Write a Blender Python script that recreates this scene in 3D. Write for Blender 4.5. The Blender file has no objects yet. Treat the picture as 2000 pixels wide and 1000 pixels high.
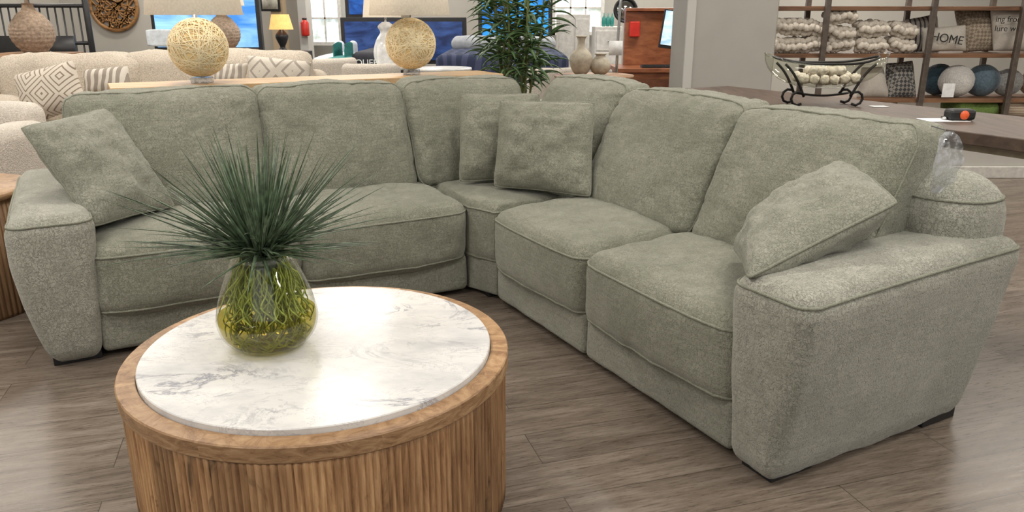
import bpy, bmesh, math, random
from mathutils import Vector, Matrix, noise
random.seed(7)
C = bpy.context.scene.collection
PI = math.pi
R = math.radians
H = 1.30; F = 1500.0; PIT = math.atan(465/1500.0)
cp, sp_ = math.cos(PIT), math.sin(PIT)
def P(px, py, Y):
    dx, dy = px-1000, 500-py
    yw = F*cp+dy*sp_; zw = -F*sp_+dy*cp
    t = Y/yw
    return Vector((dx*t, Y, H+zw*t))
TH = R(28.5)
S = Matrix.Rotation(TH, 4, 'Z')
def SV(u, v, z=0): return S @ Vector((u, v, z))

# ---------------------------------------------------------------- materials
MATS = {}
def newmat(name):
    m = bpy.data.materials.new(name); m.use_nodes = True
    nt = m.node_tree; b = nt.nodes['Principled BSDF']
    return m, nt, b
class N:
    def __init__(s, nt): s.nt = nt
    def n(s, t, **k):
        x = s.nt.nodes.new(t)
        for a, v in k.items(): setattr(x, a, v)
        return x
    def l(s, a, b): s.nt.links.new(a, b)
    def coord(s, scale=(1,1,1), rot=(0,0,0)):
        t = s.n('ShaderNodeTexCoord'); m = s.n('ShaderNodeMapping')
        m.inputs['Scale'].default_value = scale; m.inputs['Rotation'].default_value = rot
        s.l(t.outputs['Object'], m.inputs['Vector']); return m.outputs[0]
    def noise(s, vec, scale, detail=3, rough=.55, dist=0):
        x = s.n('ShaderNodeTexNoise'); s.l(vec, x.inputs['Vector'])
        x.inputs['Scale'].default_value = scale; x.inputs['Detail'].default_value = detail
        x.inputs['Roughness'].default_value = rough; x.inputs['Distortion'].default_value = dist
        return x
    def ramp(s, fac, stops, interp='LINEAR'):
        x = s.n('ShaderNodeValToRGB'); cr = x.color_ramp; cr.interpolation = interp
        while len(cr.elements) < len(stops): cr.elements.new(.5)
        for e, (p, c) in zip(cr.elements, stops):
            e.position = p; e.color = (c[0], c[1], c[2], 1) if hasattr(c, '__len__') else (c, c, c, 1)
        s.l(fac, x.inputs['Fac']); return x.outputs['Color']
    def mix(s, fac, a, b, mode='MIX'):
        x = s.n('ShaderNodeMix'); x.data_type = 'RGBA'; x.blend_type = mode
        for sock, v in ((x.inputs[0], fac), (x.inputs[6], a), (x.inputs[7], b)):
            if hasattr(v, 'is_output'): s.l(v, sock)
            elif hasattr(v, '__len__'): sock.default_value = (v[0], v[1], v[2], 1)
            else: sock.default_value = v if sock.type == 'VALUE' else (v, v, v, 1)
        return x.outputs[2]
    def math(s, op, a, b=None, c=None):
        x = s.n('ShaderNodeMath', operation=op)
        for i, v in enumerate((a, b, c)):
            if v is None: continue
            if hasattr(v, 'is_output'): s.l(v, x.inputs[i])
            else: x.inputs[i].default_value = v
        return x.outputs[0]
    def bump(s, h, strength, dist, b, prev=None):
        x = s.n('ShaderNodeBump'); x.inputs['Strength'].default_value = strength
        x.inputs['Distance'].default_value = dist; s.l(h, x.inputs['Height'])
        if prev: s.l(prev, x.inputs['Normal'])
        s.l(x.outputs[0], b.inputs['Normal']); return x.outputs[0]

def pm(name, c, rough=.6, scale=20, var=.15, metal=0, bump=0, stretch=(1,1,1), emit=0, sheen=0, coat=0):
    if name in MATS: return MATS[name]
    m, nt, b = newmat(name); q = N(nt)
    v = q.coord(stretch); x = q.noise(v, scale)
    lo = [max(0, i*(1-var)) for i in c]; hi = [min(1, i*(1+var)) for i in c]
    col = q.ramp(x.outputs['Fac'], [(.3, lo), (.7, hi)])
    q.l(col, b.inputs['Base Color'])
    b.inputs['Roughness'].default_value = rough; b.inputs['Metallic'].default_value = metal
    if bump: q.bump(x.outputs['Fac'], bump, .01, b)
    if emit:
        q.l(col, b.inputs['Emission Color']); b.inputs['Emission Strength'].default_value = emit
    if sheen: b.inputs['Sheen Weight'].default_value = sheen
    if coat: b.inputs['Coat Weight'].default_value = coat
    MATS[name] = m; return m

def chenille(name, lo, hi, dark, crk=1.0, sheen=.35):
    m, nt, b = newmat(name); q = N(nt)
    v0 = q.coord()
    dn = q.noise(v0, 34, 3, .6)
    vm = q.n('ShaderNodeVectorMath', operation='MULTIPLY_ADD')
    q.l(dn.outputs['Color'], vm.inputs[0]); vm.inputs[1].default_value = (.055,.055,.055); q.l(v0, vm.inputs[2])
    mp = q.n('ShaderNodeMapping'); mp.inputs['Scale'].default_value = (1,1,.6); q.l(vm.outputs[0], mp.inputs['Vector'])
    vo = q.n('ShaderNodeTexVoronoi', feature='DISTANCE_TO_EDGE'); q.l(mp.outputs[0], vo.inputs['Vector'])
    vo.inputs['Scale'].default_value = 74
    crack = q.ramp(vo.outputs['Distance'], [(.0, 0), (.10, 1)])
    vr = q.coord((1,1,.45)); rn = q.noise(vr, 52, 2, .5, 1.0)
    ridge = q.ramp(q.math('ABSOLUTE', q.math('SUBTRACT', rn.outputs['Fac'], .5)), [(0, 0), (.030, 1)])
    big = q.noise(v0, 3.0, 3, .55)
    patch = q.noise(v0, 11, 3, .6)
    vs = q.coord((7,7,60)); streak = q.noise(vs, 2.2, 5, .7)
    fine = q.noise(v0, 260, 3, .65)
    t = q.math('ADD', q.math('MULTIPLY', big.outputs['Fac'], .36), q.math('ADD', q.math('MULTIPLY', streak.outputs['Fac'], .42), q.math('MULTIPLY', patch.outputs['Fac'], .22)))
    base = q.ramp(t, [(.39, lo), (.60, hi)])
    m1 = q.ramp(patch.outputs['Fac'], [(.34, .45*crk), (.60, .9*crk)])
    c1 = q.math('MULTIPLY', q.math('SUBTRACT', 1.0, crack), m1)
    c2 = q.math('MULTIPLY', q.math('SUBTRACT', 1.0, ridge), .7*crk)
    cc = q.math('MAXIMUM', c1, c2)
    col = q.mix(cc, base, dark)
    col = q.mix(q.ramp(fine.outputs['Fac'], [(.42, .0), (.75, .45)]), col, [i*1.4 for i in hi])
    q.l(col, b.inputs['Base Color'])
    b.inputs['Roughness'].default_value = .82
    b.inputs['Sheen Weight'].default_value = sheen; b.inputs['Sheen Roughness'].default_value = .32
    b.inputs['Sheen Tint'].default_value = (.97,.96,.92,1)
    b.inputs['Specular IOR Level'].default_value = .18
    n1 = q.bump(q.math('SUBTRACT', 1.0, cc), .55, .004, b)
    q.bump(fine.outputs['Fac'], .5, .003, b, n1)
    return m
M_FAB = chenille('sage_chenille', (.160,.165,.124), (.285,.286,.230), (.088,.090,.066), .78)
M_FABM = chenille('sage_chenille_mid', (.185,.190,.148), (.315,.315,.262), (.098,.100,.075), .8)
M_FABL = chenille('sage_chenille_lit_nap', (.225,.227,.185), (.385,.380,.328), (.115,.116,.090), .88, .45)  # same fabric lightened: light caught by the nap on arms, put into the colour
M_PIPE = pm('sage_piping', (.205,.208,.162), .9, 200, .3, bump=.3)

def floor_mat():
    m, nt, b = newmat('grey_brown_planks'); q = N(nt)
    v = q.coord((1,1,1), (0,0,-R(17)))
    br = q.n('ShaderNodeTexBrick'); q.l(v, br.inputs['Vector'])
    br.inputs['Scale'].default_value = 1; br.inputs['Brick Width'].default_value = 1.25; br.inputs['Row Height'].default_value = .18
    br.inputs['Mortar Size'].default_value = .0014; br.inputs['Color1'].default_value = (0,0,0,1); br.inputs['Color2'].default_value = (1,1,1,1)
    br.inputs['Mortar'].default_value = (.5,.5,.5,1); br.offset = .37; br.inputs['Bias'].default_value = 0
    mp = q.n('ShaderNodeMapping'); mp.inputs['Scale'].default_value = (1.8, 19, 1); q.l(v, mp.inputs['Vector'])
    add = q.n('ShaderNodeVectorMath', operation='MULTIPLY_ADD'); q.l(br.outputs['Color'], add.inputs[0]); add.inputs[1].default_value = (7,13,0); q.l(mp.outputs[0], add.inputs[2])
    g = q.noise(add.outputs[0], 1.3, 9, .7, .7)
    g2 = q.noise(add.outputs[0], 8, 6, .75)
    t = q.math('ADD', q.math('MULTIPLY', g.outputs['Fac'], .55), q.math('MULTIPLY', g2.outputs['Fac'], .45))
    col = q.ramp(t, [(.37, (.080,.060,.046)), (.5, (.160,.127,.100)), (.62, (.24,.20,.165))])
    tone = q.ramp(br.outputs['Color'], [(0, .87), (1, 1.10)])
    col = q.mix(1.0, col, tone, 'MULTIPLY')
    col = q.mix(q.math('MULTIPLY', br.outputs['Fac'], .75), col, (.03,.022,.017))
    q.l(col, b.inputs['Base Color'])
    rr = q.ramp(g2.outputs['Fac'], [(.3, .24), (.7, .37)]); q.l(rr, b.inputs['Roughness'])
    b.inputs['Specular IOR Level'].default_value = .4
    q.bump(t, .14, .002, b)
    return m

def marble_mat():
    m, nt, b = newmat('white_marble'); q = N(nt)
    v = q.coord((1,1.9,1), (0,0,R(35)))
    w = q.noise(v, 2.7, 10, .68, .8)
    r1 = q.math('ABSOLUTE', q.math('SUBTRACT', w.outputs['Fac'], .5))
    vein = q.ramp(r1, [(0, 1), (.006, .55), (.026, 0)])
    mk = q.noise(v, 3.2, 4)
    msk = q.ramp(mk.outputs['Fac'], [(.42, .06), (.60, .95)])
    w2 = q.noise(v, 7, 9, .72, .8)
    r2 = q.math('ABSOLUTE', q.math('SUBTRACT', w2.outputs['Fac'], .52))
    vein2 = q.ramp(r2, [(0, .7), (.012, 0)])
    mk2 = q.noise(v, 5, 2); msk2 = q.ramp(mk2.outputs['Fac'], [(.38, .1), (.56, .9)])
    cloud = q.noise(v, 5, 6, .65)
    col = q.ramp(cloud.outputs['Fac'], [(.3, (.54,.535,.54)), (.5, (.67,.66,.645)), (.7, (.74,.73,.705))])
    col = q.mix(q.math('MULTIPLY', vein, msk), col, (.22,.225,.27))
    col = q.mix(q.math('MULTIPLY', vein2, msk2), col, (.33,.31,.36))
    q.l(col, b.inputs['Base Color']); b.inputs['Roughness'].default_value = .20
    b.inputs['Specular IOR Level'].default_value = .28
    return m

def stave_mat(name, n=17, dark=1.0):
    m, nt, b = newmat(name); q = N(nt)
    t = q.n('ShaderNodeTexCoord'); sx = q.n('ShaderNodeSeparateXYZ'); q.l(t.outputs['Object'], sx.inputs[0])
    ang = q.math('ARCTAN2', sx.outputs[1], sx.outputs[0])
    k = q.math('FLOOR', q.math('MULTIPLY', ang, n/(2*PI)*2.0))
    wn = q.n('ShaderNodeTexWhiteNoise', noise_dimensions='1D'); q.l(k, wn.inputs['W'])
    cb = q.n('ShaderNodeCombineXYZ'); q.l(q.math('MULTIPLY', ang, 26), cb.inputs[0]); q.l(q.math('MULTIPLY', wn.outputs['Value'], 30), cb.inputs[1]); q.l(q.math('MULTIPLY', sx.outputs[2], 3.5), cb.inputs[2])
    g = q.noise(cb.outputs[0], 1.4, 7, .7, .5)
    cb2 = q.n('ShaderNodeCombineXYZ'); q.l(q.math('MULTIPLY', ang, 6), cb2.inputs[0]); q.l(q.math('MULTIPLY', wn.outputs['Value'], 30), cb2.inputs[1]); q.l(q.math('MULTIPLY', sx.outputs[2], 5), cb2.inputs[2])
    g2 = q.noise(cb2.outputs[0], 1.2, 4, .6, .8)
    col = q.ramp(g.outputs['Fac'], [(.30, (.16*dark,.078*dark,.036*dark)), (.45, (.34*dark,.19*dark,.09*dark)), (.6, (.48*dark,.295*dark,.15*dark)), (.75, (.58*dark,.39*dark,.22*dark))])
    tone = q.ramp(wn.outputs['Value'], [(0, (.55,.51,.47)), (.4, (.88,.85,.82)), (.75, (1.1,1.08,1.05)), (1, (1.28,1.28,1.25))])
    col = q.mix(1.0, col, tone, 'MULTIPLY')
    knot = q.ramp(g2.outputs['Fac'], [(.60, 0), (.70, .8)])
    col = q.mix(knot, col, (.05,.028,.016))
    q.l(col, b.inputs['Base Color']); b.inputs['Roughness'].default_value = .6
    q.bump(g.outputs['Fac'], .3, .002, b)
    return m

def wood(name, lo, hi, stretch=(1.5,14,14), rough=.45, rot=0, scale=2):
    if name in MATS: return MATS[name]
    m, nt, b = newmat(name); q = N(nt)
    v = q.coord(stretch, (0,0,rot)); g = q.noise(v, scale, 6, .6, .8)
    mid = [(a+c)/2 for a, c in zip(lo, hi)]
    q.l(q.ramp(g.outputs['Fac'], [(.32, lo), (.5, mid), (.7, hi)]), b.inputs['Base Color'])
    b.inputs['Roughness'].default_value = rough; q.bump(g.outputs['Fac'], .1, .002, b)
    MATS[name] = m; return m

def clear_mat(name, tint, gloss=.5, minf=.03, milk=0):
    m = bpy.data.materials.new(name); m.use_nodes = True; nt = m.node_tree; q = N(nt)
    nt.nodes.clear()
    o = q.n('ShaderNodeOutputMaterial'); mx = q.n('ShaderNodeMixShader'); tr = q.n('ShaderNodeBsdfTransparent'); gl = q.n('ShaderNodeBsdfGlossy')
    tr.inputs[0].default_value = (*tint, 1); gl.inputs['Roughness'].default_value = .03
    lw = q.n('ShaderNodeLayerWeight'); lw.inputs['Blend'].default_value = .5
    f = q.math('MAXIMUM', q.math('MULTIPLY', q.math('POWER', lw.outputs['Facing'], 3.0), gloss), minf)
    q.l(f, mx.inputs[0]); q.l(tr.outputs[0], mx.inputs[1]); q.l(gl.outputs[0], mx.inputs[2])
    if milk:
        m2 = q.n('ShaderNodeMixShader'); df = q.n('ShaderNodeBsdfDiffuse'); df.inputs[0].default_value = (.55,.57,.60,1)
        v = q.coord(); cz = q.noise(v, 38, 3, .6)
        q.l(q.ramp(cz.outputs['Fac'], [(.42, milk*.3), (.62, milk*2)]), m2.inputs[0]); q.l(mx.outputs[0], m2.inputs[1]); q.l(df.outputs[0], m2.inputs[2]); q.l(m2.outputs[0], o.inputs[0])
    else: q.l(mx.outputs[0], o.inputs[0])
    return m
M_GLASS = clear_mat('clear_glass', (.92,.93,.88), .75, .075); M_LIQ = clear_mat('amber_water', (.74,.68,.28), .15, .01)
M_PLAST = clear_mat('clear_plastic', (.80,.83,.85), .9, .12, .28)

def pattern_mat(name, kind, c1, c2, k=22):
    m, nt, b = newmat(name); q = N(nt)
    v = q.coord(); s = q.n('ShaderNodeSeparateXYZ'); q.l(v, s.inputs[0])
    x, z = s.outputs[0], s.outputs[2]
    if kind == 'diamond':
        zz = q.math('PINGPONG', z, .11); xx = q.math('PINGPONG', x, .11)
        d = q.math('ADD', xx, zz); f = q.math('FRACT', q.math('MULTIPLY', d, k))
        fac = q.ramp(f, [(0, 1), (.22, 1), (.26, 0)], 'CONSTANT')
    elif kind == 'leaf':
        w = q.n('ShaderNodeTexWave'); q.l(v, w.inputs['Vector']); w.inputs['Scale'].default_value = k; w.inputs['Distortion'].default_value = 5; w.inputs['Detail'].default_value = .5
        w.inputs['Detail Scale'].default_value = 1
        fac = q.ramp(w.outputs['Fac'], [(0, 0), (.55, 1)], 'CONSTANT')
    elif kind == 'weave':
        ch = q.n('ShaderNodeTexChecker'); mp = q.coord((1,1,1), (0,R(45),0)); q.l(mp, ch.inputs['Vector']); ch.inputs['Scale'].default_value = k
        fac = ch.outputs['Fac']
    else:
        w = q.n('ShaderNodeTexWave'); w.bands_direction = 'X' if kind == 'stripe_x' else 'Z'; q.l(v, w.inputs['Vector']); w.inputs['Scale'].default_value = k; w.inputs['Distortion'].default_value = 1
        fac = q.ramp(w.outputs['Fac'], [(0, 0), (.7, 1)], 'CONSTANT')
    q.l(q.mix(fac, c1, c2), b.inputs['Base Color']); b.inputs['Roughness'].default_value = .9
    f2 = q.noise(v, 150, 2); q.bump(f2.outputs['Fac'], .4, .004, b)
    return m

# ---------------------------------------------------------------- mesh helpers
class MB:
    def __init__(s, T=None): s.v = []; s.f = []; s.T = T
    def add(s, vs, fs):
        b = len(s.v)
        for p in vs:
            p = Vector(p); s.v.append(s.T @ p if s.T else p)
        s.f += [tuple(i+b for i in f) for f in fs]
    def box(s, x0, x1, y0, y1, z0, z1):
        s.add([(x0,y0,z0),(x1,y0,z0),(x1,y1,z0),(x0,y1,z0),(x0,y0,z1),(x1,y0,z1),(x1,y1,z1),(x0,y1,z1)],
              [(3,2,1,0),(4,5,6,7),(0,1,5,4),(1,2,6,5),(2,3,7,6),(3,0,4,7)])
        return s
    def tube(s, pts, r, n=8, closed=False):
        pts = [Vector(p) for p in pts]; L = len(pts)
        rs = r if hasattr(r, '__len__') else [r]*L
        vs = []; fs = []; up = None
        for i, p in enumerate(pts):
            if closed: t = pts[(i+1) % L]-pts[i-1]
            else: t = pts[min(i+1, L-1)]-pts[max(i-1, 0)]
            if t.length < 1e-9: t = Vector((0,0,1))
            t.normalize()
            if up is None:
                up = Vector((0,0,1)) if abs(t.z) < .9 else Vector((1,0,0))
            up = (up-t*up.dot(t))
            if up.length < 1e-6: up = t.orthogonal()
            up.normalize(); sd = t.cross(up)
            for k in range(n):
                a = 2*PI*k/n; vs.append(p+(up*math.cos(a)+sd*math.sin(a))*rs[i])
        for i in range(L if closed else L-1):
            j = (i+1) % L
            for k in range(n):
                k2 = (k+1) % n; fs.append((i*n+k, i*n+k2, j*n+k2, j*n+k))
        if not closed:
            fs.append(tuple(range(n))[::-1]); fs.append(tuple((L-1)*n+k for k in range(n)))
        s.add(vs, fs); return s
    def lathe(s, prof, c=(0,0,0), n=40, rad=None):
        vs = []; fs = []; c = Vector(c); L = len(prof)
        for (r, z) in prof:
            for k in range(n):
                a = 2*PI*k/n; rr = r*(rad(a) if rad else 1)
                vs.append((c.x+rr*math.cos(a), c.y+rr*math.sin(a), c.z+z))
        for i in range(L-1):
            for k in range(n):
                k2 = (k+1) % n; fs.append((i*n+k, i*n+k2, (i+1)*n+k2, (i+1)*n+k))
        if prof[0][0] > 1e-4: fs.append(tuple(range(n))[::-1])
        if prof[-1][0] > 1e-4: fs.append(tuple((L-1)*n+k for k in range(n)))
        s.add(vs, fs); return s
    def shell(s, prof, c=(0,0,0), n=40):
        vs = []; fs = []; c = Vector(c); L = len(prof)
        for (r, z) in prof:
            for k in range(n):
                a = 2*PI*k/n; vs.append((c.x+r*math.cos(a), c.y+r*math.sin(a), c.z+z))
        for i in range(L-1):
            for k in range(n):
                k2 = (k+1) % n; fs.append((i*n+k, i*n+k2, (i+1)*n+k2, (i+1)*n+k))
        s.add(vs, fs); return s
    def ball(s, c, r, sq=(1,1,1), n=16, wr=0):
        c = Vector(c); vs = []; fs = []; m = n//2+2
        for i in range(m+1):
            a = PI*i/m
            for k in range(n):
                b = 2*PI*k/n
                d = Vector((math.sin(a)*math.cos(b), math.sin(a)*math.sin(b), -math.cos(a)))
                rr = r*(1+wr*noise.noise(d*2.3+c*9))
                vs.append(c+Vector((d.x*sq[0], d.y*sq[1], d.z*sq[2]))*rr)
        for i in range(m):
            for k in range(n):
                k2 = (k+1) % n; fs.append((i*n+k, i*n+k2, (i+1)*n+k2, (i+1)*n+k))
        s.add(vs, fs); return s
    def build(s, name, m, parent=None, bevel=0, smooth=True, origin=None):
        if parent is not None:
            o0 = Vector((0,0,0)); p = parent
            while p is not None: o0 += p.location; p = p.parent
            loc = Vector((0,0,0))
        else:
            xs = [p.x for p in s.v]; ys = [p.y for p in s.v]; zs = [p.z for p in s.v]
            o0 = Vector(origin) if origin is not None else Vector(((min(xs)+max(xs))/2, (min(ys)+max(ys))/2, min(zs)))
            loc = o0
        me = bpy.data.meshes.new(name); me.from_pydata([p-o0 for p in s.v], [], s.f); me.update()
        bm = bmesh.new(); bm.from_mesh(me); bmesh.ops.remove_doubles(bm, verts=bm.verts, dist=1e-6)
        bmesh.ops.recalc_face_normals(bm, faces=bm.faces); bm.to_mesh(me); bm.free()
        me.materials.append(m)
        if smooth:
            for p in me.polygons: p.use_smooth = True
        o = bpy.data.objects.new(name, me); o.location = loc; C.objects.link(o)
        if parent: o.parent = parent
        if bevel:
            b = o.modifiers.new('bevel', 'BEVEL'); b.width = bevel; b.segments = 2; b.limit_method = 'ANGLE'
            for p in me.polygons: p.use_smooth = False
        return o
def tag(o, label, cat, group=None, kind=None):
    o['label'] = label; o['category'] = cat
    if group: o['group'] = group
    if kind: o['kind'] = kind
    return o
def thing(name, label, cat, loc=(0,0,0), group=None):
    o = bpy.data.objects.new(name, None); o.empty_display_size = .1; C.objects.link(o); o.location = loc
    return tag(o, label, cat, group)
def struct(o): o['kind'] = 'structure'; return o
def samples(h, r, n, m):
    inn = h-r; a = [-(inn+r*math.tan(PI/4*k/m)) for k in range(m, 0, -1)]
    b = [-inn+2*inn*i/n for i in range(n+1)]
    return a+b+[-x for x in reversed(a)]
def rbox(mb, half, r, warp, bulge=(0,0,0), n=(12,12,8), wr=.004, m=3, seed=0, pipes=(), pmb=None, pr=.006, fr=7, crease=0):
    hs = half; r = min(r, min(hs)*.98)
    sm = [samples(hs[i], r, n[i], m) for i in range(3)]
    def rnd(q):
        inner = Vector([max(-(hs[i]-r), min(hs[i]-r, q[i])) for i in range(3)]); d = Vector(q)-inner
        if d.length > 1e-9: d.normalize(); return inner+d*r, d
        return Vector(q), Vector((0,0,0))
    def surf(q, d):
        x = [max(-1, min(1, q[i]/hs[i])) for i in range(3)]
        g = lambda t: 1-t*t
        o = Vector((bulge[0]*x[0]*g(x[1])**.6*g(x[2])**.6, bulge[1]*x[1]*g(x[0])**.6*g(x[2])**.6, bulge[2]*x[2]*g(x[0])**.5*g(x[1])**.5))
        w = 0
        if wr:
            pp = q+Vector((seed*3.7, seed*1.3, seed))
            w = wr*noise.noise(pp*fr)+wr*.4*noise.noise(Vector((pp.x*26, pp.y*26, pp.z*11)))
            if crease:
                nn = noise.noise(Vector((pp.x*7+pp.z*4, pp.y*7, pp.z*9-pp.x*3)))
                w -= crease*max(0, 1-abs(nn)*9)*min(1, abs(x[0])**2+abs(x[1])**2*.5+.25)
        return Vector(warp(*(q+o+d*w)))
    idx = {}; vs = []; fs = []
    def vid(q):
        k = tuple(round(c, 5) for c in q)
        if k not in idx:
            p, d = rnd(q); idx[k] = len(vs); vs.append(surf(p, d))
        return idx[k]
    for ax in range(3):
        a, b = [(1,2),(0,2),(0,1)][ax]
        for sg in (-1, 1):
            for i in range(len(sm[a])-1):
                for j in range(len(sm[b])-1):
                    qs = []
                    for (ii, jj) in ((i,j),(i+1,j),(i+1,j+1),(i,j+1)):
                        q = [0,0,0]; q[ax] = sg*hs[ax]; q[a] = sm[a][ii]; q[b] = sm[b][jj]; qs.append(vid(q))
                    fs.append(tuple(qs))
    mb.add(vs, fs)
    for (ax, sg, phi) in pipes:
        a, b = [(1,2),(0,2),(0,1)][ax]
        pts = []
        A, B = hs[a]-r, hs[b]-r; per = []
        K = 12
        def arc(cx, cy, a0):
            for k in range(7):
                t = a0+PI/2*k/6; yield (cx, cy, math.cos(t), math.sin(t))
        def line(x0, y0, x1, y1, nx, ny):
            for k in range(1, K): t = k/K; yield (x0+(x1-x0)*t, y0+(y1-y0)*t, nx, ny)
        per += list(arc(-A,-B,PI)); per += list(line(-A,-B,A,-B,0,-1)); per += list(arc(A,-B,1.5*PI)); per += list(line(A,-B,A,B,1,0))
        per += list(arc(A,B,0)); per += list(line(A,B,-A,B,0,1)); per += list(arc(-A,B,PI/2)); per += list(line(-A,B,-A,-B,-1,0))
        for x, y, nx, ny in per:
            q = Vector((0,0,0)); d = Vector((0,0,0))
            q[a] = x; q[b] = y; q[ax] = sg*(hs[ax]-r)
            d[a] = nx*math.cos(phi); d[b] = ny*math.cos(phi); d[ax] = sg*math.sin(phi)
            pts.append(surf(q+d*(r+pr*.25), d))
        pmb.tube(pts, pr, 6, closed=True)
def simple(mb, x0, x1, y0, y1, z0, z1, r=.05, bulge=(0,0,.02), n=(8,8,6), wr=.006, rot=None, seed=0):
    c = Vector(((x0+x1)/2, (y0+y1)/2, (z0+z1)/2))
    M = rot or Matrix.Identity(3)
    rbox(mb, ((x1-x0)/2, (y1-y0)/2, (z1-z0)/2), r, lambda x, y, z: c+M @ Vector((x,y,z)), bulge, n, wr, seed=seed)
def pillow(mb, pmb, c4, T, n=26, wr=.012, seed=0, pr=.006, pinch=.05, ratio=.5):
    A, B, Cc, D = [Vector(c) for c in c4]
    nr = (B-A).cross(D-A).normalized()
    def pos(s, t, sg):
        cr = 1-.04*(s*t)**6
        s2 = s*(1-pinch*(1-t*t))*cr; t2 = t*(1-pinch*(1-s*s))*cr
        a, b = (s2+1)/2, (t2+1)/2
        p = A*(1-a)*(1-b)+B*a*(1-b)+Cc*a*b+D*(1-a)*b
        h = T*(max(0, (1-s**4)*(1-t**4)))**.5*(.55+.45*max(0,(1-s*s)*(1-t*t))**.5)
        k = (1-s*s)*(1-t*t)
        h += wr*k**.3*(noise.noise(Vector((s*2.2+seed, t*2.2, sg*3)))+.5*noise.noise(Vector((s*6+seed*2, t*6, sg)))) if k > 0 else 0
        return p+nr*sg*h*(1 if sg > 0 else ratio*2)
    for sg in (1, -1):
        vs = []; fs = []
        for i in range(n+1):
            for j in range(n+1):
                s = math.sin(PI/2*(2*i/n-1)); t = math.sin(PI/2*(2*j/n-1)); vs.append(pos(s, t, sg))
        for i in range(n):
            for j in range(n):
                k = i*(n+1)+j; fs.append((k, k+1, k+n+2, k+n+1))
        mb.add(vs, fs)
    if pmb is not None:
        pts = []
        f = lambda k: math.sin(PI/2*(-1+2*k/n))
        for k in range(n): pts.append(pos(f(k), -1, 1))
        for k in range(n): pts.append(pos(1, f(k), 1))
        for k in range(n): pts.append(pos(-f(k), 1, 1))
        for k in range(n): pts.append(pos(-1, -f(k), 1))
        pmb.tube(pts, pr, 6, True)
def text(body, size, M, m, parent, name='lettering'):
    cu = bpy.data.curves.new('t', 'FONT'); cu.body = body; cu.size = size; cu.align_x = 'CENTER'; cu.align_y = 'CENTER'; cu.extrude = .0008
    ob = bpy.data.objects.new('t', cu); C.objects.link(ob); bpy.context.view_layer.update()
    me = bpy.data.meshes.new_from_object(ob.evaluated_get(bpy.context.evaluated_depsgraph_get()))
    bpy.data.objects.remove(ob)
    o0 = Vector((0,0,0)); p = parent
    while p is not None: o0 += p.location; p = p.parent
    me.transform(Matrix.Translation(-o0) @ M); me.materials.clear(); me.materials.append(m)
    o = bpy.data.objects.new(name, me); C.objects.link(o); o.parent = parent
    return o
FACE = Matrix.Rotation(PI/2, 4, 'X')
def pr(px0, px1, py0, py1, Y, dep):
    a = P(px0, py0, Y); b = P(px1, py1, Y)
    return a.x, b.x, Y, Y+dep, b.z, a.z

# ---------------------------------------------------------------- setting
struct(MB().box(-7,8,-3,13,-.1,0).build('floor', floor_mat(), smooth=False))
mw = pm('wall_paint', (.46,.44,.40), .8, 3, .04)
struct(MB().box(-7,8,12.5,12.7,0,3.3).build('wall_back', mw, smooth=False))
struct(MB().box(-7.2,-7,-3,12.7,0,3.3).build('wall_left', mw, smooth=False))
struct(MB().box(8,8.2,-3,12.7,0,3.3).build('wall_right', mw, smooth=False))
struct(MB().box(-7.2,8.2,-3,12.7,3.3,3.4).build('ceiling', pm('ceiling_paint', (.36,.35,.32), .9, 3, .03), smooth=False))

# ---------------------------------------------------------------- sectional sofa
sofa = thing('sectional_sofa', 'large sage green textured L-shaped sectional sofa around the round marble coffee table', 'sofa', SV(1.1, 3.7, 0))
def seat(half, cen, seed, front):
    mb = MB(S); pmb = MB(S)
    def warp(x, y, z):
        if front == 'v':
            k = max(0, -y/half[1]); e = (x/half[0])**4; return (cen[0]+x, cen[1]+y+.022*k*e, cen[2]+z-.012*k*max(0, z/half[2]))
        k = max(0, -x/half[0]); e = (y/half[1])**4; return (cen[0]+x+.022*k*e, cen[1]+y, cen[2]+z-.012*k*max(0, z/half[2]))
    rbox(mb, half, .060, warp, (.014,.014,.040), (30,30,9), .009, 4, seed, [(2, 1, .32), (2, -1, .6)], pmb, .005, crease=.003)
    o = mb.build('seat_cushion', M_FAB, sofa); pmb.build('piping', M_PIPE, o)
for i, (u0, u1) in enumerate(((-.09,.716),(.718,1.508))):
    seat(((u1-u0)/2, .41, .145), ((u0+u1)/2, 3.60, .325), i+1, 'v')
for i, (v0, v1) in enumerate(((1.50,2.303),(2.305,3.05))):
    seat((.43, (v1-v0)/2, .145), (1.965, (v0+v1)/2, .325), i+4, 'u')
A, B, Cq, D = Vector((1.515,3.235)), Vector((1.575,3.06)), Vector((2.50,3.06)), Vector((1.515,4.15))
def wwarp(x, y, z):
    a, b = (x+.4)/.8, (y+.4)/.8
    p = A*(1-a)*(1-b)+B*a*(1-b)+Cq*a*b+D*(1-a)*b
    return (p.x, p.y, .33+z)
mb = MB(S); pmb = MB(S)
rbox(mb, (.4,.4,.14), .05, wwarp, (0,0,.03), (16,16,7), .006, 4, 9, [(2, 1, .35), (2, -1, .7)], pmb, .005)
o = mb.build('corner_seat', M_FAB, sofa); pmb.build('piping', M_PIPE, o)
def base(u0, u1, v0, v1, name='base_panel', z0=.025, z1=.205):
    mb = MB(S); c = ((u0+u1)/2, (v0+v1)/2, (z0+z1)/2)
    rbox(mb, ((u1-u0)/2, (v1-v0)/2, (z1-z0)/2), .025, lambda x, y, z: (c[0]+x, c[1]+y, c[2]+z), (0,0,0), (14,14,5), .004, 2, u0)
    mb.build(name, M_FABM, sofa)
base(-.09,.713,3.235,4.12); base(.72,1.512,3.235,4.12)
base(1.572,2.45,1.50,2.30); base(1.572,2.45,2.307,3.05)
def wb(x, y, z):
    p = wwarp(x, y, 0); return (p[0]+.01, p[1]+.01, .115+z)
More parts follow.
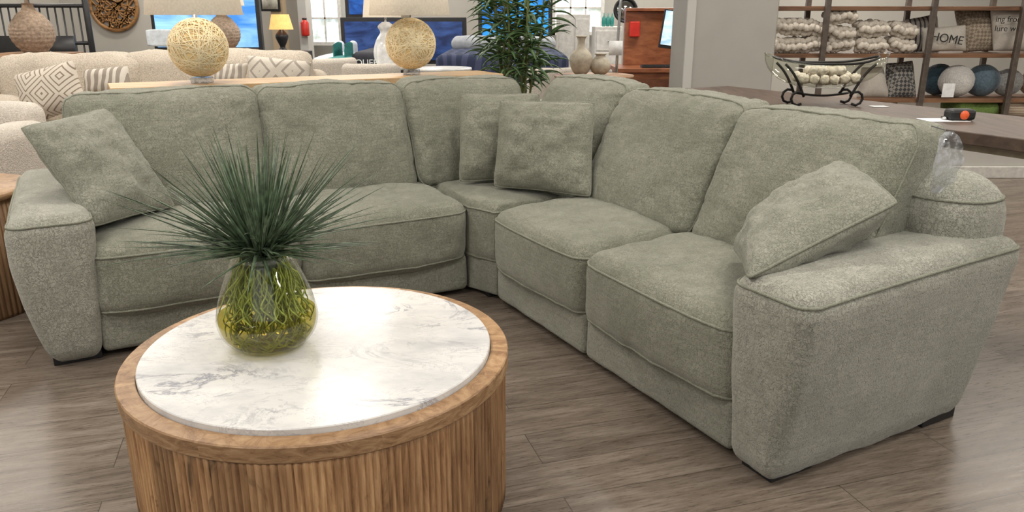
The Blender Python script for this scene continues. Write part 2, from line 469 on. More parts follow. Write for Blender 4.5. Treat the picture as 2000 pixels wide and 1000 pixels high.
mb = MB(S); rbox(mb, (.4,.4,.09), .02, wb, (0,0,0), (10,10,5), 0, 2); mb.build('base_panel', M_FABM, sofa)
def arm(fn, seed):
    mb = MB(S); pmb = MB(S)
    def warp(x, y, z): return fn((x+.49)/.98, (y+.145)/.29, (z+.27)/.54)
    rbox(mb, (.49,.145,.27), .060, warp, (0,.003,.022), (26,10,16), .006, 6, seed, [(2, 1, .62)], pmb, .005)
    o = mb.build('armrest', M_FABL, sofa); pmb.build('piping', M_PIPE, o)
def armR(l, s, t):
    tt = max(0, min(1, t)); k = tt
    outer = 1.325-.085*k-.006*math.sin(PI*tt); inner = 1.50+.045*tt
    uf = 1.555-.02*k; ub = 2.46+.045*tt
    ztop = .60+.045*l
    return (uf+(ub-uf)*l, outer+(inner-outer)*s, .02+t*(ztop-.02))
def armL(l, s, t):
    tt = max(0, min(1, t)); k = math.sin(tt*PI/2)**.9
    outer = -.268-.070*k-.010*math.sin(PI*tt); inner = -.09+.045*tt
    vf = 3.21-.03*k; vb = 4.12+.05*tt
    ztop = .595+.03*l
    return (outer+(inner-outer)*s, vf+(vb-vf)*l, .02+t*(ztop-.02))
arm(armR, 11); arm(armL, 12)
def frame(u0, u1, v0, v1, z1, r=.09):
    mb = MB(S); pmb = MB(S); c = ((u0+u1)/2, (v0+v1)/2, (z1+.05)/2)
    rbox(mb, ((u1-u0)/2, (v1-v0)/2, (z1-.05)/2), r, lambda x, y, z: (c[0]+x, c[1]+y, c[2]+z), (0,0,.01), (14,14,10), .006, 6, v0, [(2, 1, .5)], pmb, .005)
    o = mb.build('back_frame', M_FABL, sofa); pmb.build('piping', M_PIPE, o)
frame(-.10, 2.53, 3.98, 4.20, .82); frame(2.24, 2.56, 1.30, 3.97, .835, .145)
def backc(c0, c1, horiz, seed, z0=.455, z1=.985, off=0, th=.12, sl=.20):
    mb = MB(S); pmb = MB(S); w = (c1-c0)/2; hz = (z1-z0)/2; cc = (c0+c1)/2
    def warp(x, y, z):
        t = (z+hz)/(2*hz); dpt = (3.735 if horiz else 2.10)+off+sl*t+y*(1-.12*t)
        drop = -.006*(abs(x)/w)**3*max(0, t)
        return (cc+x*(1+.02*t), dpt, z0+hz+z+drop) if horiz else (dpt, cc+x*(1+.02*t), z0+hz+z+drop)
    rbox(mb, (w, th, hz), .06, warp, (.008,.052,.012), (34,8,30), .015, 5, seed, [(1, -1, .35)], pmb, .0045, fr=4.2, crease=.007)
    o = mb.build('back_cushion', M_FAB, sofa); pmb.build('piping', M_PIPE, o)
backc(-.095,.70,True,21,.46,.985); backc(.705,1.43,True,22,.46,.985)
backc(1.44,2.12,True,23,.46,.985,-.01); backc(3.06,3.76,False,24,.46,.995,.03,.115,.25)
backc(2.255,3.05,False,25,.46,.98,0,.115,.26); backc(1.50,2.25,False,26,.46,.975,0,.115,.24)
mbk = pm('black_plastic', (.012,.012,.013), .5)
for (u, v) in ((1.68,1.41),(2.36,1.40),(-.18,3.32),(-.18,4.03),(2.36,4.0),(1.66,3.2)):
    MB(S).box(u-.085,u+.085,v-.06,v+.06,0,.045).build('foot', mbk, sofa, bevel=.003)
tagT = thing('care_tag', 'clear plastic care tag hanging from the near end back cushion', 'tag', SV(2.22,1.38,.82))
mb = MB(S); vv = []; nu, nz_ = 6, 12
for j in range(nz_+1):
    t = j/nz_; z = .978-.185*t; w = .012+.038*math.sin(PI*min(1, t*1.05))**.6
    for i in range(nu+1):
        s = i/nu*2-1; cr = .010*noise.noise(Vector((s*2.5, t*5, 1)))+.006*noise.noise(Vector((s*6, t*11, 4)))
        vv.append((2.235+w*s-.02*t, 1.392-.02*math.sin(PI*t)-w*s*.25+cr, z))
mb.add(vv, [(j*(nu+1)+i, j*(nu+1)+i+1, (j+1)*(nu+1)+i+1, (j+1)*(nu+1)+i) for j in range(nz_) for i in range(nu)])
mb.build('film', M_PLAST, tagT)
mb = MB(S); mb.tube([(2.25,1.46,.985),(2.24,1.41,.98),(2.232,1.385,.95)], .002, 5); mb.build('string', pm('tag_string',(.1,.1,.1)), tagT)

def throw(label, c4, T, seed, m=M_FAB):
    pts = [SV(*c) for c in c4]; c = sum(pts, Vector((0,0,0)))/4; c.z = min(p.z for p in pts)
    t = thing('throw_pillow', label, 'pillow', c, 'sage throw pillows on the sectional')
    mb = MB(); pmb = MB(); pillow(mb, pmb, pts, T, 40, .03, seed, .005)
    o = mb.build('pillow_body', m, t); pmb.build('piping', M_PIPE, t)
throw('square sage throw pillow tilted against the left arm of the sectional', [(-.06,3.31,.52),(.27,3.56,.515),(.07,3.84,.93),(-.25,3.51,.90)], .095, 1, M_FABM)
throw('sage corner pillow tucked behind the front corner pillow', [(1.58,3.47,.51),(1.97,3.30,.51),(2.03,3.44,.935),(1.66,3.62,.935)], .085, 2)
throw('front sage pillow standing upright in the corner of the sectional', [(1.68,3.29,.51),(1.97,2.86,.51),(2.12,3.07,.92),(1.77,3.39,.92)], .09, 3)
throw('sage pillow slumped on the near right arm of the sectional', [(1.53,1.455,.61),(2.02,1.37,.79),(2.27,1.72,.85),(1.86,1.85,.55)][::-1], .10, 4, M_FABM)

# ---------------------------------------------------------------- coffee table
TC = Vector((-.515,1.912,0))
ct = thing('coffee_table', 'round fluted wood drum coffee table with inset white marble top', 'coffee table', TC)
mb = MB(); n = 184*8
def flute(a): return 1+.017*abs(math.sin(a*92))**.6
mb.lathe([(.488,.0),(.489,.05),(.489,.38),(.489,.418)], TC, n, flute)
mb.build('fluted_side', stave_mat('reclaimed_staves'), ct)
def rim_mat():
    m, nt, b = newmat('rim_wood'); q = N(nt)
    t = q.n('ShaderNodeTexCoord'); sx = q.n('ShaderNodeSeparateXYZ'); q.l(t.outputs['Object'], sx.inputs[0])
    ang = q.math('ARCTAN2', sx.outputs[1], sx.outputs[0])
    k = q.math('FLOOR', q.math('MULTIPLY', q.math('ADD', ang, .3), 8/(2*PI)))
    wn = q.n('ShaderNodeTexWhiteNoise', noise_dimensions='1D'); q.l(k, wn.inputs['W'])
    v = q.coord((1,1,4)); add = q.n('ShaderNodeVectorMath', operation='MULTIPLY_ADD'); q.l(wn.outputs['Color'], add.inputs[0]); add.inputs[1].default_value = (5,5,5); q.l(v, add.inputs[2])
    g = q.noise(add.outputs[0], 13, 9, .75, 1.8)
    col = q.ramp(g.outputs['Fac'], [(.32, (.16,.078,.034)), (.5, (.36,.21,.105)), (.66, (.50,.33,.18))])
    q.l(q.mix(1.0, col, q.ramp(wn.outputs['Value'], [(0, .82), (1, 1.15)]), 'MULTIPLY'), b.inputs['Base Color']); b.inputs['Roughness'].default_value = .42
    return m
M_RIM = rim_mat()
mb = MB(); mb.lathe([(.455,.405),(.501,.405),(.504,.408),(.504,.443),(.5015,.4465),(.459,.4465),(.4572,.445),(.4572,.42)], TC, 260)
mb.build('rim', M_RIM, ct, smooth=False)
mb = MB(); mb.lathe([(.4555,.41),(.4555,.4585),(.4535,.461),(.2,.4612),(0.0,.4612)], TC, 260)
mb.build('marble_top', marble_mat(), ct, smooth=False)

VC = Vector((-.650,1.905,.462))
vs_ = thing('glass_vase', 'squat clear glass vase of green roots on the marble table', 'vase', VC)
prof = [(.0,.003),(.06,.003),(.095,.010),(.120,.038),(.130,.072),(.128,.10),(.117,.145),(.101,.19),(.087,.225),(.082,.243),(.086,.256)]
def smooth_prof(p, k=4):
    out = []
    for i in range(len(p)-1):
        p0 = p[max(i-1,0)]; p1 = p[i]; p2 = p[i+1]; p3 = p[min(i+2,len(p)-1)]
        for j in range(k):
            t = j/k
            f = lambda a,b,c,d: .5*((2*b)+(-a+c)*t+(2*a-5*b+4*c-d)*t*t+(-a+3*b-3*c+d)*t**3)
            out.append((max(0,f(p0[0],p1[0],p2[0],p3[0])), f(p0[1],p1[1],p2[1],p3[1])))
    out.append(p[-1]); return out
sp = smooth_prof(prof)
MB().shell(sp, VC, 64).build('glass_body', M_GLASS, vs_)
MB().tube([(VC.x+.086*math.cos(a*PI/24), VC.y+.086*math.sin(a*PI/24), VC.z+.257) for a in range(48)], .0028, 6, True).build('glass_lip', M_GLASS, vs_)
lp = [(r*.965, z+.003) for r, z in sp if z < .10]; lp.append((0, lp[-1][1]))
MB().shell(lp, VC, 64).build('water', M_LIQ, vs_)
def rad_at(z):
    for i in range(len(sp)-1):
        if sp[i][1] <= z <= sp[i+1][1]:
            t = (z-sp[i][1])/max(1e-6, sp[i+1][1]-sp[i][1]); return sp[i][0]*(1-t)+sp[i+1][0]*t
    return .082
mb = MB()
for k in range(165):
    a = random.uniform(0, 2*PI); pts = []; ph = random.uniform(0, 9); rr0 = random.uniform(.3, .9); da = random.uniform(-.8, .8)
    z0 = random.uniform(.012, .10); z1 = .245
    for j in range(15):
        t = j/14; z = z0+(z1-z0)*t
        r = rad_at(z)*min(.93, rr0+.12*math.sin(ph+t*8))*(1-.22*t*t)
        aa = a+da*t+.16*math.sin(ph*2+t*12)
        pts.append((VC.x+r*math.cos(aa), VC.y+r*math.sin(aa), VC.z+z+.004*math.sin(ph*3+t*16)))
    mb.tube(pts, [.0023*(1-.4*abs(j/14-.5)) for j in range(15)], 5)
for k in range(24):
    a = random.uniform(0, 2*PI); pts = []
    for j in range(12):
        aa = a+j*.16; r = random.uniform(.80, .90)*rad_at(.03)*.9
        pts.append((VC.x+r*math.cos(aa), VC.y+r*math.sin(aa), VC.z+.02+.012*math.sin(j+k)+.001*k))
    mb.tube(pts, .0022, 5)
mb.build('roots', pm('green_roots', (.33,.38,.065), .45, 60, .45), vs_)
pl = thing('grass_plant', 'spiky artificial blue-green grass plant bursting from the glass vase', 'plant', (VC.x, VC.y, VC.z+.21))
def blade(mb, base, az, el, L, w, droop):
    K = 9; p = Vector(base); vs = []; fs = []
    d = Vector((math.cos(az)*math.cos(el), math.sin(az)*math.cos(el), math.sin(el)))
    for j in range(K+1):
        t = j/K; ww = w*(1-t)**.75*(.7+.6*min(1, t*4))+.0003
        sd = d.cross(Vector((0,0,1)))
        if sd.length < 1e-3: sd = Vector((1,0,0))
        sd.normalize(); nn = sd.cross(d).normalized()
        vs += [p-sd*ww+nn*ww*.5, p-nn*ww*.35, p+sd*ww+nn*ww*.5]
        p = p+d*(L/K); d = (d+Vector((0,0,-1))*droop*(.3+t)/K).normalized()
    for j in range(K):
        b = j*3; fs += [(b,b+1,b+4,b+3),(b+1,b+2,b+5,b+4),(b+2,b,b+3,b+5)]
    mb.add(vs, fs)
mb = MB()
for k in range(290):
    az = random.uniform(0, 2*PI); q = random.random()
    el = R(86)-R(84)*q**.8
    L = random.uniform(.19, .375)*(.97 if el > .9 else 1.07); hgt = .01 if el > .5 else random.uniform(.01, .055)
    r0 = random.uniform(.0, .03)
    blade(mb, (VC.x+r0*math.cos(az), VC.y+r0*math.sin(az), VC.z+.235+hgt), az, el, L, random.uniform(.0036,.0060), random.uniform(.0, .42))
mb.build('leaves', pm('grass_leaf', (.082,.125,.070), .42, 30, .65), pl)
mb = MB()
for k in range(9):
    a = k*2*PI/9; mb.tube([(VC.x+.05*math.cos(a), VC.y+.05*math.sin(a), VC.z+.225),(VC.x+.035*math.cos(a), VC.y+.035*math.sin(a), VC.z+.255),(VC.x+.015*math.cos(a), VC.y+.015*math.sin(a), VC.z+.285)], .012, 7)
mb.build('crown', pm('crown_green', (.05,.075,.04), .7), pl)

# ---------------------------------------------------------------- console with globe lamps
con = thing('console_table', 'long light oak console table behind the sectional under two globe lamps', 'console table', SV(1.2,4.5,0))
mo = wood('light_oak', (.40,.25,.12), (.62,.43,.24), (1.2,12,12))
MB(S).box(.10,2.28,4.31,4.68,.925,.97).build('tabletop', mo, con, bevel=.004)
for (u, v) in ((.16,4.36),(2.22,4.36),(.16,4.63),(2.22,4.63)):
    MB(S).box(u-.03,u+.03,v-.03,v+.03,0,.925).build('leg', mo, con, bevel=.004)
MB(S).box(.2,2.18,4.35,4.64,.86,.925).build('apron', mo, con, bevel=.004)
m_string = pm('woven_string', (.82,.70,.46), .75, 30, .1)
m_ball = pm('globe_core', (.60,.44,.21), .8, 12, .1, emit=.18)
m_shade = pm('linen_shade', (.64,.56,.45), .85, 90, .08, bump=.2, emit=.2)
m_chrome = pm('polished_metal', (.6,.6,.6), .15, 5, .02, metal=1)
m_card = pm('white_card',(.8,.8,.8))
def globe_lamp(u, v, label, tagit=False):
    c = SV(u, v, .97)
    t = thing('globe_lamp', label, 'lamp', c, 'woven globe lamps on the console')
    MB().box(c.x-.045,c.x+.045,c.y-.045,c.y+.045,.97,1.0).build('acrylic_base', M_PLAST, t, bevel=.003)
    gc = Vector((c.x, c.y, 1.0+.152))
    g = MB().ball(gc, .145, n=40).build('globe', m_ball, t)
    mb = MB()
    for k in range(95):
        ax = Vector((random.gauss(0,1), random.gauss(0,1), random.gauss(0,1))).normalized()
        e1 = ax.orthogonal().normalized(); e2 = ax.cross(e1); off = random.uniform(-.08,.08)
        rr = math.sqrt(.149**2-off**2)
        mb.tube([gc+ax*off+(e1*math.cos(2*PI*j/28)+e2*math.sin(2*PI*j/28))*rr for j in range(28)], .0024, 4, True)
    mb.build('string_weave', m_string, g)
    MB().lathe([(.03,.298),(.03,.315),(.012,.32),(.012,.40)], c, 20).build('neck', m_chrome, t)
    MB().shell([(.238,.345),(.24,.347),(.205,.62),(.203,.62),(.236,.345)], c, 48).build('lamp_shade', m_shade, t)
    if tagit:
        MB().box(c.x-.03,c.x+.02,c.y-.155,c.y-.153,1.30,1.345).build('price_tag', m_card, t)
    return t
globe_lamp(.545, 4.45, 'nearer woven globe lamp with beige drum shade, left on the oak console')
globe_lamp(1.75, 4.50, 'farther woven globe lamp standing toward the right end of the oak console', True)

# ---------------------------------------------------------------- dark table behind the right section
md = wood('espresso_wood', (.045,.027,.018), (.115,.074,.052), (12,1.5,12), .5, -TH)
dt = thing('sofa_table', 'long dark brown wood table behind the right side of the sectional', 'table', SV(3.0,2.35,0))
MB(S).box(2.68,3.30,1.15,3.43,.875,.92).build('tabletop', md, dt, bevel=.004)
MB(S).box(2.74,3.24,1.22,3.36,.845,.875).build('apron', wood('tan_edge', (.3,.24,.17), (.42,.34,.25)), dt, bevel=.003)
for (u, v) in ((2.77,1.95),(3.17,2.35),(2.77,3.3),(3.17,3.3)):
    MB(S).box(u-.04,u+.04,v-.04,v+.04,0,.845).build('leg', md, dt, bevel=.004)
p = P(1862, 236, 3.0); p.z = .92
tag(MB().box(p.x-.12,p.x+.04,p.y-.05,p.y+.05,.921,.9225).build('price_card', m_card, smooth=False), 'white card lying under the tape measure on the dark table', 'card')
tm = thing('tape_measure', 'black and orange tape measure on the dark wood table', 'tape measure', (p.x+.02,p.y,.9228))
MB().box(p.x-.03,p.x+.07,p.y-.03,p.y+.03,.9228,.965).build('case', mbk, tm, bevel=.012)
mb = MB(Matrix.Translation((p.x+.022,p.y-.03,.944)) @ Matrix.Rotation(PI/2,4,'X')); mb.lathe([(.017,0),(.017,.003),(0,.003)], (0,0,0), 24); mb.build('orange_disc', pm('orange_plastic',(.8,.12,.03),.4), tm)
MB().box(p.x-.04,p.x-.028,p.y-.008,p.y+.02,.925,.935).build('hook', m_chrome, tm)
bc = P(1603, 205, 3.55); bc.z = .92
bs = thing('bowl_stand', 'black wrought iron scroll stand on the dark table holding the glass bowl', 'stand', bc)
mi = pm('wrought_iron', (.02,.018,.016), .45, 30, .2, metal=.6)
for sx in (-1, 1):
    for sy in (-1, 1):
        pts = []
        for j in range(18):
            t = j/17
            if t < .55:
                q = t/.55; x = .20-.10*q; z = .185-.15*q+.02*math.sin(q*PI)
            else:
                q = (t-.55)/.45; a = PI-q*PI*1.7; x = .10+.03+.03*math.cos(a); z = .036+.03*math.sin(a)
            pts.append((bc.x+sx*x, bc.y+sy*.06, bc.z+max(.006, z)))
        mb = MB(); mb.tube(pts, .006, 7); mb.build('leg', mi, bs)
mb = MB(); mb.tube([(bc.x+.235*math.cos(a*PI/20), bc.y+.085*math.sin(a*PI/20), bc.z+.185+.03*abs(math.cos(a*PI/20))**3) for a in range(40)], .0055, 6, True); mb.build('hoop', mi, bs)
mb = MB(); mb.tube([(bc.x-.12+.024*j, bc.y, bc.z+.055-.012*math.sin(j*PI/10)) for j in range(11)], .005, 6); mb.build('crossbar', mi, bs)
gb = MB(); vsb = []; fsb = []; K = 40; L_ = 9
for i in range(L_):
    t = i/(L_-1)
    for k in range(K):
        a = 2*PI*k/K; ca, sa = math.cos(a), math.sin(a); r = math.sin(t*PI/2)**.8
        vsb.append((bc.x+.275*ca*r, bc.y+.13*sa*r, bc.z+.075+.105*t**1.7+.05*t*t*abs(ca)**3))
for i in range(L_-1):
    for k in range(K):
        k2 = (k+1) % K; fsb.append((i*K+k,i*K+k2,(i+1)*K+k2,(i+1)*K+k))
gb.add(vsb, fsb)
bowl = thing('glass_bowl', 'boat-shaped clear glass bowl on the iron stand', 'bowl', (bc.x,bc.y,bc.z+.075))
gb.build('glass', M_GLASS, bowl)
MB().tube([vsb[(L_-1)*K+k] for k in range(K)], .003, 6, True).build('rim', M_GLASS, bowl)
mball = pm('cream_ball', (.66,.60,.50), .8, 50, .25, bump=.8)
proto = None; spots = []
for L2 in range(2):
    for i in range(6-2*L2):
        for j in range(3-L2):
            spots.append((-.105+.044*i+.044*L2+random.uniform(-.008,.008), -.045+.045*j+.02*L2, .108+.036*L2+.012*abs(i-2.5+L2)*.4+random.uniform(0,.008)))
for (x, y, z) in spots:
    if proto is None:
        proto = MB().ball((0,0,0), .022, n=14, wr=.35).build('decor_ball', mball, origin=(0,0,0)); o = proto
    else:
        o = proto.copy(); C.objects.link(o)
    o.location = (bc.x+x, bc.y+y, bc.z+z); o.rotation_euler = (random.random()*6, random.random()*6, 0)
    tag(o, 'cream knotted decorative ball in the glass bowl', 'ball', 'cream balls in the glass bowl')
tag(MB().box(bc.x+.20,bc.x+.27,bc.y-.09,bc.y-.04,.921,.9225).build('price_ticket', m_card, smooth=False), 'small white price ticket lying beside the bowl stand', 'ticket')

# ---------------------------------------------------------------- left foreground drum table + cream chair
dr = thing('side_table', 'fluted light wood drum side table cut by the left edge beside the sectional arm', 'side table', (-2.62,3.40,0))
MB().lathe([(.375,0),(.38,.02),(.38,.53)], (-2.62,3.40,0), 600, lambda a: 1+.014*abs(math.sin(a*50))).build('fluted_side', stave_mat('drum_staves', 12, .75), dr)
MB().lathe([(.385,.53),(.392,.535),(.392,.555),(.386,.56),(0,.56)], (-2.62,3.40,0), 90).build('tabletop', M_RIM, dr)
m_bou = pm('cream_boucle', (.55,.48,.395), .95, 130, .28, bump=.7)
m_bou2 = pm('cream_boucle_light', (.58,.53,.47), .95, 130, .22, bump=.7)
ac = thing('armchair', 'cream boucle armchair at the left edge behind the drum table', 'armchair', (-3.3,4.42,0))
for nm, b in (('seat',(-3.55,-3.0,4.0,4.7,.12,.45)),('armrest',(-3.0,-2.81,3.98,4.72,.10,.70)),('armrest',(-3.75,-3.56,3.98,4.72,.10,.70)),('backrest',(-3.72,-2.86,4.62,4.80,.10,.80))):
    mb = MB(); simple(mb, *b, r=.07); mb.build(nm, m_bou2, ac)
for x in (-3.6,-2.95):
    for y in (4.08,4.65): MB().lathe([(.02,0),(.025,.12)], (x,y,0), 12).build('leg', mbk, ac)

cs = thing('cream_sofa', 'cream boucle sofa with patterned pillows behind the oak console', 'sofa', (-2.6,5.5,0))
mb = MB(); simple(mb, -3.72,-1.45,5.05,6.0,.08,.40,.05); mb.build('base', m_bou, cs)
for b in ((-3.78,-3.42,4.98,5.95,.08,.76),(-1.62,-1.30,4.98,5.95,.08,.70)):
    mb = MB(); simple(mb, *b, r=.11); mb.build('armrest', m_bou, cs)
mb = MB(); simple(mb, -3.7,-1.4,5.85,6.08,.1,.92,.08); mb.build('back_frame', m_bou, cs)
for b in ((-3.42,-2.52,5.08,5.75,.38,.56),(-2.52,-1.62,5.08,5.75,.38,.56)):
    mb = MB(); simple(mb, *b, r=.06); mb.build('seat_cushion', m_bou, cs)
for i, b in enumerate(((-3.72,-2.62,5.62,5.92,.52,1.04),(-2.84,-1.46,5.66,5.94,.52,1.06))):
    mb = MB(); simple(mb, *b, r=.10, wr=.025, bulge=(0,.05,.02), n=(16,6,10), seed=i+3); mb.build('back_cushion', m_bou, cs)
cream = (.60,.54,.46)
def deco(label, px, Y, m, T=.07, cat='pillow', group=None, seed=0, name='throw_pillow', back=0.08):
    pts = [P(x, y, Y) for x, y in px]
    for k in (2, 3): pts[k].y += back
    mb = MB(); pillow(mb, None, pts, T, 18, .012, seed); o = mb.build(name, m); tag(o, label, cat, group); return o
G = 'patterned pillows on the cream sofa'
deco('large cream pillow with brown diamond lines on the cream sofa', [(52,250),(172,205),(130,118),(10,148)], 5.1, pattern_mat('diamond_cloth','diamond',cream,(.24,.18,.14),26), T=.10, group=G, seed=1)
deco('grey pillow with looping leaf pattern beside the diamond pillow', [(165,192),(258,180),(240,130),(150,138)], 5.35, pattern_mat('leaf_cloth','leaf',(.28,.24,.20),(.60,.55,.48),6), group=G, seed=2)
deco('leaf patterned grey pillow half hidden behind the nearer globe lamp', [(412,172),(478,165),(478,125),(412,130)], 5.35, pattern_mat('leaf_cloth_b','leaf',(.32,.28,.24),(.60,.55,.48),7), group=G, seed=3)
deco('cream pillow with fine grey zigzag lines at the right of the cream sofa', [(485,172),(608,165),(604,122),(472,108)], 5.3, pattern_mat('zigzag_cloth','diamond',(.60,.55,.48),(.34,.30,.26),14), group=G, seed=4)
wt = thing('wood_console', 'brown wooden console table standing behind the cream sofa', 'console table', (-3.1,6.45,0))
mo2 = wood('brown_wood', (.20,.10,.045), (.36,.20,.10))
MB().box(-4.9,-1.95,6.25,6.65,.96,1.01).build('tabletop', mo2, wt, bevel=.004)
MB().box(-4.85,-2.0,6.28,6.62,.55,.96).build('cabinet_body', mo2, wt, bevel=.004)
for x in (-4.8,-2.05):
    for y in (6.32,6.58): MB().box(x-.03,x+.03,y-.03,y+.03,0,.55).build('leg', mo2, wt)

# ---------------------------------------------------------------- far background left
mk = pm('black_metal', (.02,.02,.022), .4, 20, .2)
bed = thing('iron_bed', 'black iron bed headboard at the far left behind the cream sofa', 'bed', (-4.9,8.3,0))
x0, x1, y0, y1, z0, z1 = pr(-60,182,-60,108,8.3,.05)
for xx in (x0, x1): MB().lathe([(.03,0),(.03,z1-.05),(.02,z1-.04),(.035,z1)], (xx,8.3,0), 14).build('post', mk, bed)
mb = MB(); mb.tube([(x0,8.3,1.42),(x1,8.3,1.42)], .02, 8); mb.tube([(x0,8.3,1.05),(x1,8.3,1.05)], .02, 8); mb.build('rail', mk, bed)
mb = MB()
for i in range(1, 14):
    xx = x0+(x1-x0)*i/14; mb.tube([(xx,8.3,.3),(xx,8.3,1.42)], .010, 6)
mb.build('spindle_row', mk, bed)
mb = MB(); simple(mb, x0+.05,x1-.05,8.4,9.9,.3,.62,.08); mb.build('mattress', pm('charcoal_cover',(.03,.03,.035),.9), bed)
x0, x1, y0, y1, z0, z1 = pr(-10,150,70,125,7.6,.03)
sg_ = thing('black_display_board', 'black display board with small white lettering below the far left lamp', 'sign', ((x0+x1)/2,7.6,0))
MB().box(x0,x1,y0,y1,z0,z1).build('panel', mk, sg_)
for xx in (x0+.05, x1-.05): MB().box(xx-.02,xx+.02,7.6,7.63,0,z0).build('leg', mk, sg_)
text('and delivery', .055, Matrix.Translation(P(95,104,7.59)) @ FACE, pm('white_ink',(.85,.85,.85)), sg_)
m_cer = pm('ribbed_ceramic', (.36,.27,.20), .8, 45, .35, bump=.5)
def ceramic(px, py, Y, label):
    c = P(px, py, Y); t = thing('ceramic_lamp', label, 'lamp', c, 'brown ceramic jar lamps')
    prc = smooth_prof([(.06,0),(.10,.01),(.165,.10),(.18,.17),(.165,.24),(.10,.33),(.06,.36),(.045,.40),(.05,.42)], 7)
    prc = [(r+(.003*math.sin(i*1.9) if r > .08 else 0), z) for i, (r, z) in enumerate(prc)]
    MB().lathe(prc, c, 48, lambda a: 1+.008*math.sin(a*24)).build('ceramic_body', m_cer, t)
    MB().lathe([(.02,.42),(.02,.50)], c, 12).build('neck', m_chrome, t)
    MB().shell([(.25,.47),(.21,.78)], c, 32).build('lamp_shade', m_shade, t)
    st = thing('nightstand', 'dark nightstand under the ' + ('nearest' if px < 200 else 'farther') + ' brown ceramic lamp', 'nightstand', (c.x,c.y,0))
    MB().box(c.x-.28,c.x+.28,c.y-.22,c.y+.22,.1,c.z-.02).build('cabinet_body', mk, st, bevel=.005)
    MB().box(c.x-.30,c.x+.30,c.y-.24,c.y+.24,c.z-.02,c.z).build('tabletop', mo2, st, bevel=.003)
    for sx in (-1,1): MB().box(c.x+sx*.24-.02,c.x+sx*.24+.02,c.y-.2,c.y+.2,0,.1).build('foot', mk, st)
ceramic(70, 103, 7.1, 'brown ceramic jar lamp at the far left above the cream sofa')
ceramic(440, 97, 8.9, 'brown ceramic jar lamp seen behind the nearer globe lamp')
c = P(222, 12, 12.465); mwc = wood('carved_wood', (.16,.07,.02), (.42,.22,.08)); R0 = .36
ca_ = thing('carved_disc', 'round openwork carved wooden wall art at upper left', 'wall art', c)
mb = MB(); mb.tube([(c.x+R0*math.cos(a*PI/20), c.y, c.z+R0*math.sin(a*PI/20)) for a in range(40)], .03, 8, True); mb.build('rim', mwc, ca_)
mb = MB()
for k in range(26):
    a = random.uniform(0, 2*PI); a2 = a+random.uniform(1.5,3.5); r1 = R0*.97
    p0 = Vector((r1*math.cos(a),0,r1*math.sin(a))); p1 = Vector((r1*math.cos(a2),0,r1*math.sin(a2))); md_ = (p0+p1)/2+Vector((random.uniform(-.15,.15),0,random.uniform(-.15,.15)))
    mb.tube([c+p0*(1-t)**2+md_*2*t*(1-t)+p1*t*t for t in [j/8 for j in range(9)]], .016, 6)
mb.build('branch_tracery', mwc, ca_)
def screen_mat(name, a, b_, e, sc=3):
    m, nt, b = newmat(name); q = N(nt); v = q.coord((1,1,3)); x = q.noise(v, sc, 4, .55, .6)
    col = q.ramp(x.outputs['Fac'], [(.35, a), (.65, b_)]); q.l(col, b.inputs['Base Color']); q.l(col, b.inputs['Emission Color'])
    b.inputs['Emission Strength'].default_value = e; b.inputs['Roughness'].default_value = .2; return m
def screen(px0, px1, py0, py1, Y, m, label):
    x0, x1, y0, y1, z0, z1 = pr(px0,px1,py0,py1,Y,.08)
    t = thing('display_screen', label, 'screen', ((x0+x1)/2, Y, 0))
    MB().box(x0,x1,Y,Y+.08,z0,z1).build('bezel', mk, t, bevel=.005)
    g = .05
    MB().box(x0+g,x1-g,Y-.01,Y,z0+g,z1-g).build('screen', m, t, smooth=False)
    MB().box((x0+x1)/2-.08,(x0+x1)/2+.08,Y+.01,Y+.07,.02,z0+.02).build('post', mk, t)
    MB().box((x0+x1)/2-.3,(x0+x1)/2+.3,Y-.08,Y+.25,0,.03).build('base', mk, t)
    return t
SY = 10.3
s1 = screen(268,514,-160,100,SY, screen_mat('screen_sky',(.05,.22,.62),(.35,.65,.90),.8,1.2), 'large bright blue advertising screen behind the nearer globe lamp')
text('PLUSH', .13, Matrix.Translation(P(378,4,SY-.03)) @ FACE, pm('navy_ink',(.02,.05,.2)), s1)
mb = MB(); x0,x1,y0,y1,z0,z1 = pr(284,348,60,88,SY-.03,.01); simple(mb,x0,x1,SY-.035,SY-.015,z0,z1,.009,wr=0); mb.build('mattress_picture', pm('mattress_white',(.7,.74,.78),.8), s1)
s2 = screen(664,912,34,125,10.1, screen_mat('screen_navy',(.01,.02,.07),(.03,.07,.22),.6), 'dark navy advertising screen behind the farther globe lamp')
s3 = screen(932,1078,-120,90,10.0, screen_mat('screen_blue',(.01,.10,.42),(.03,.32,.75),.9,1.0), 'blue screen behind the tall bamboo plant')
s4 = screen(664,770,-150,36,10.5, screen_mat('screen_navy_b',(.01,.03,.12),(.02,.10,.4),.7), 'tall blue screen above the dark beds')
mwh = pm('white_trim',(.68,.67,.64),.5)
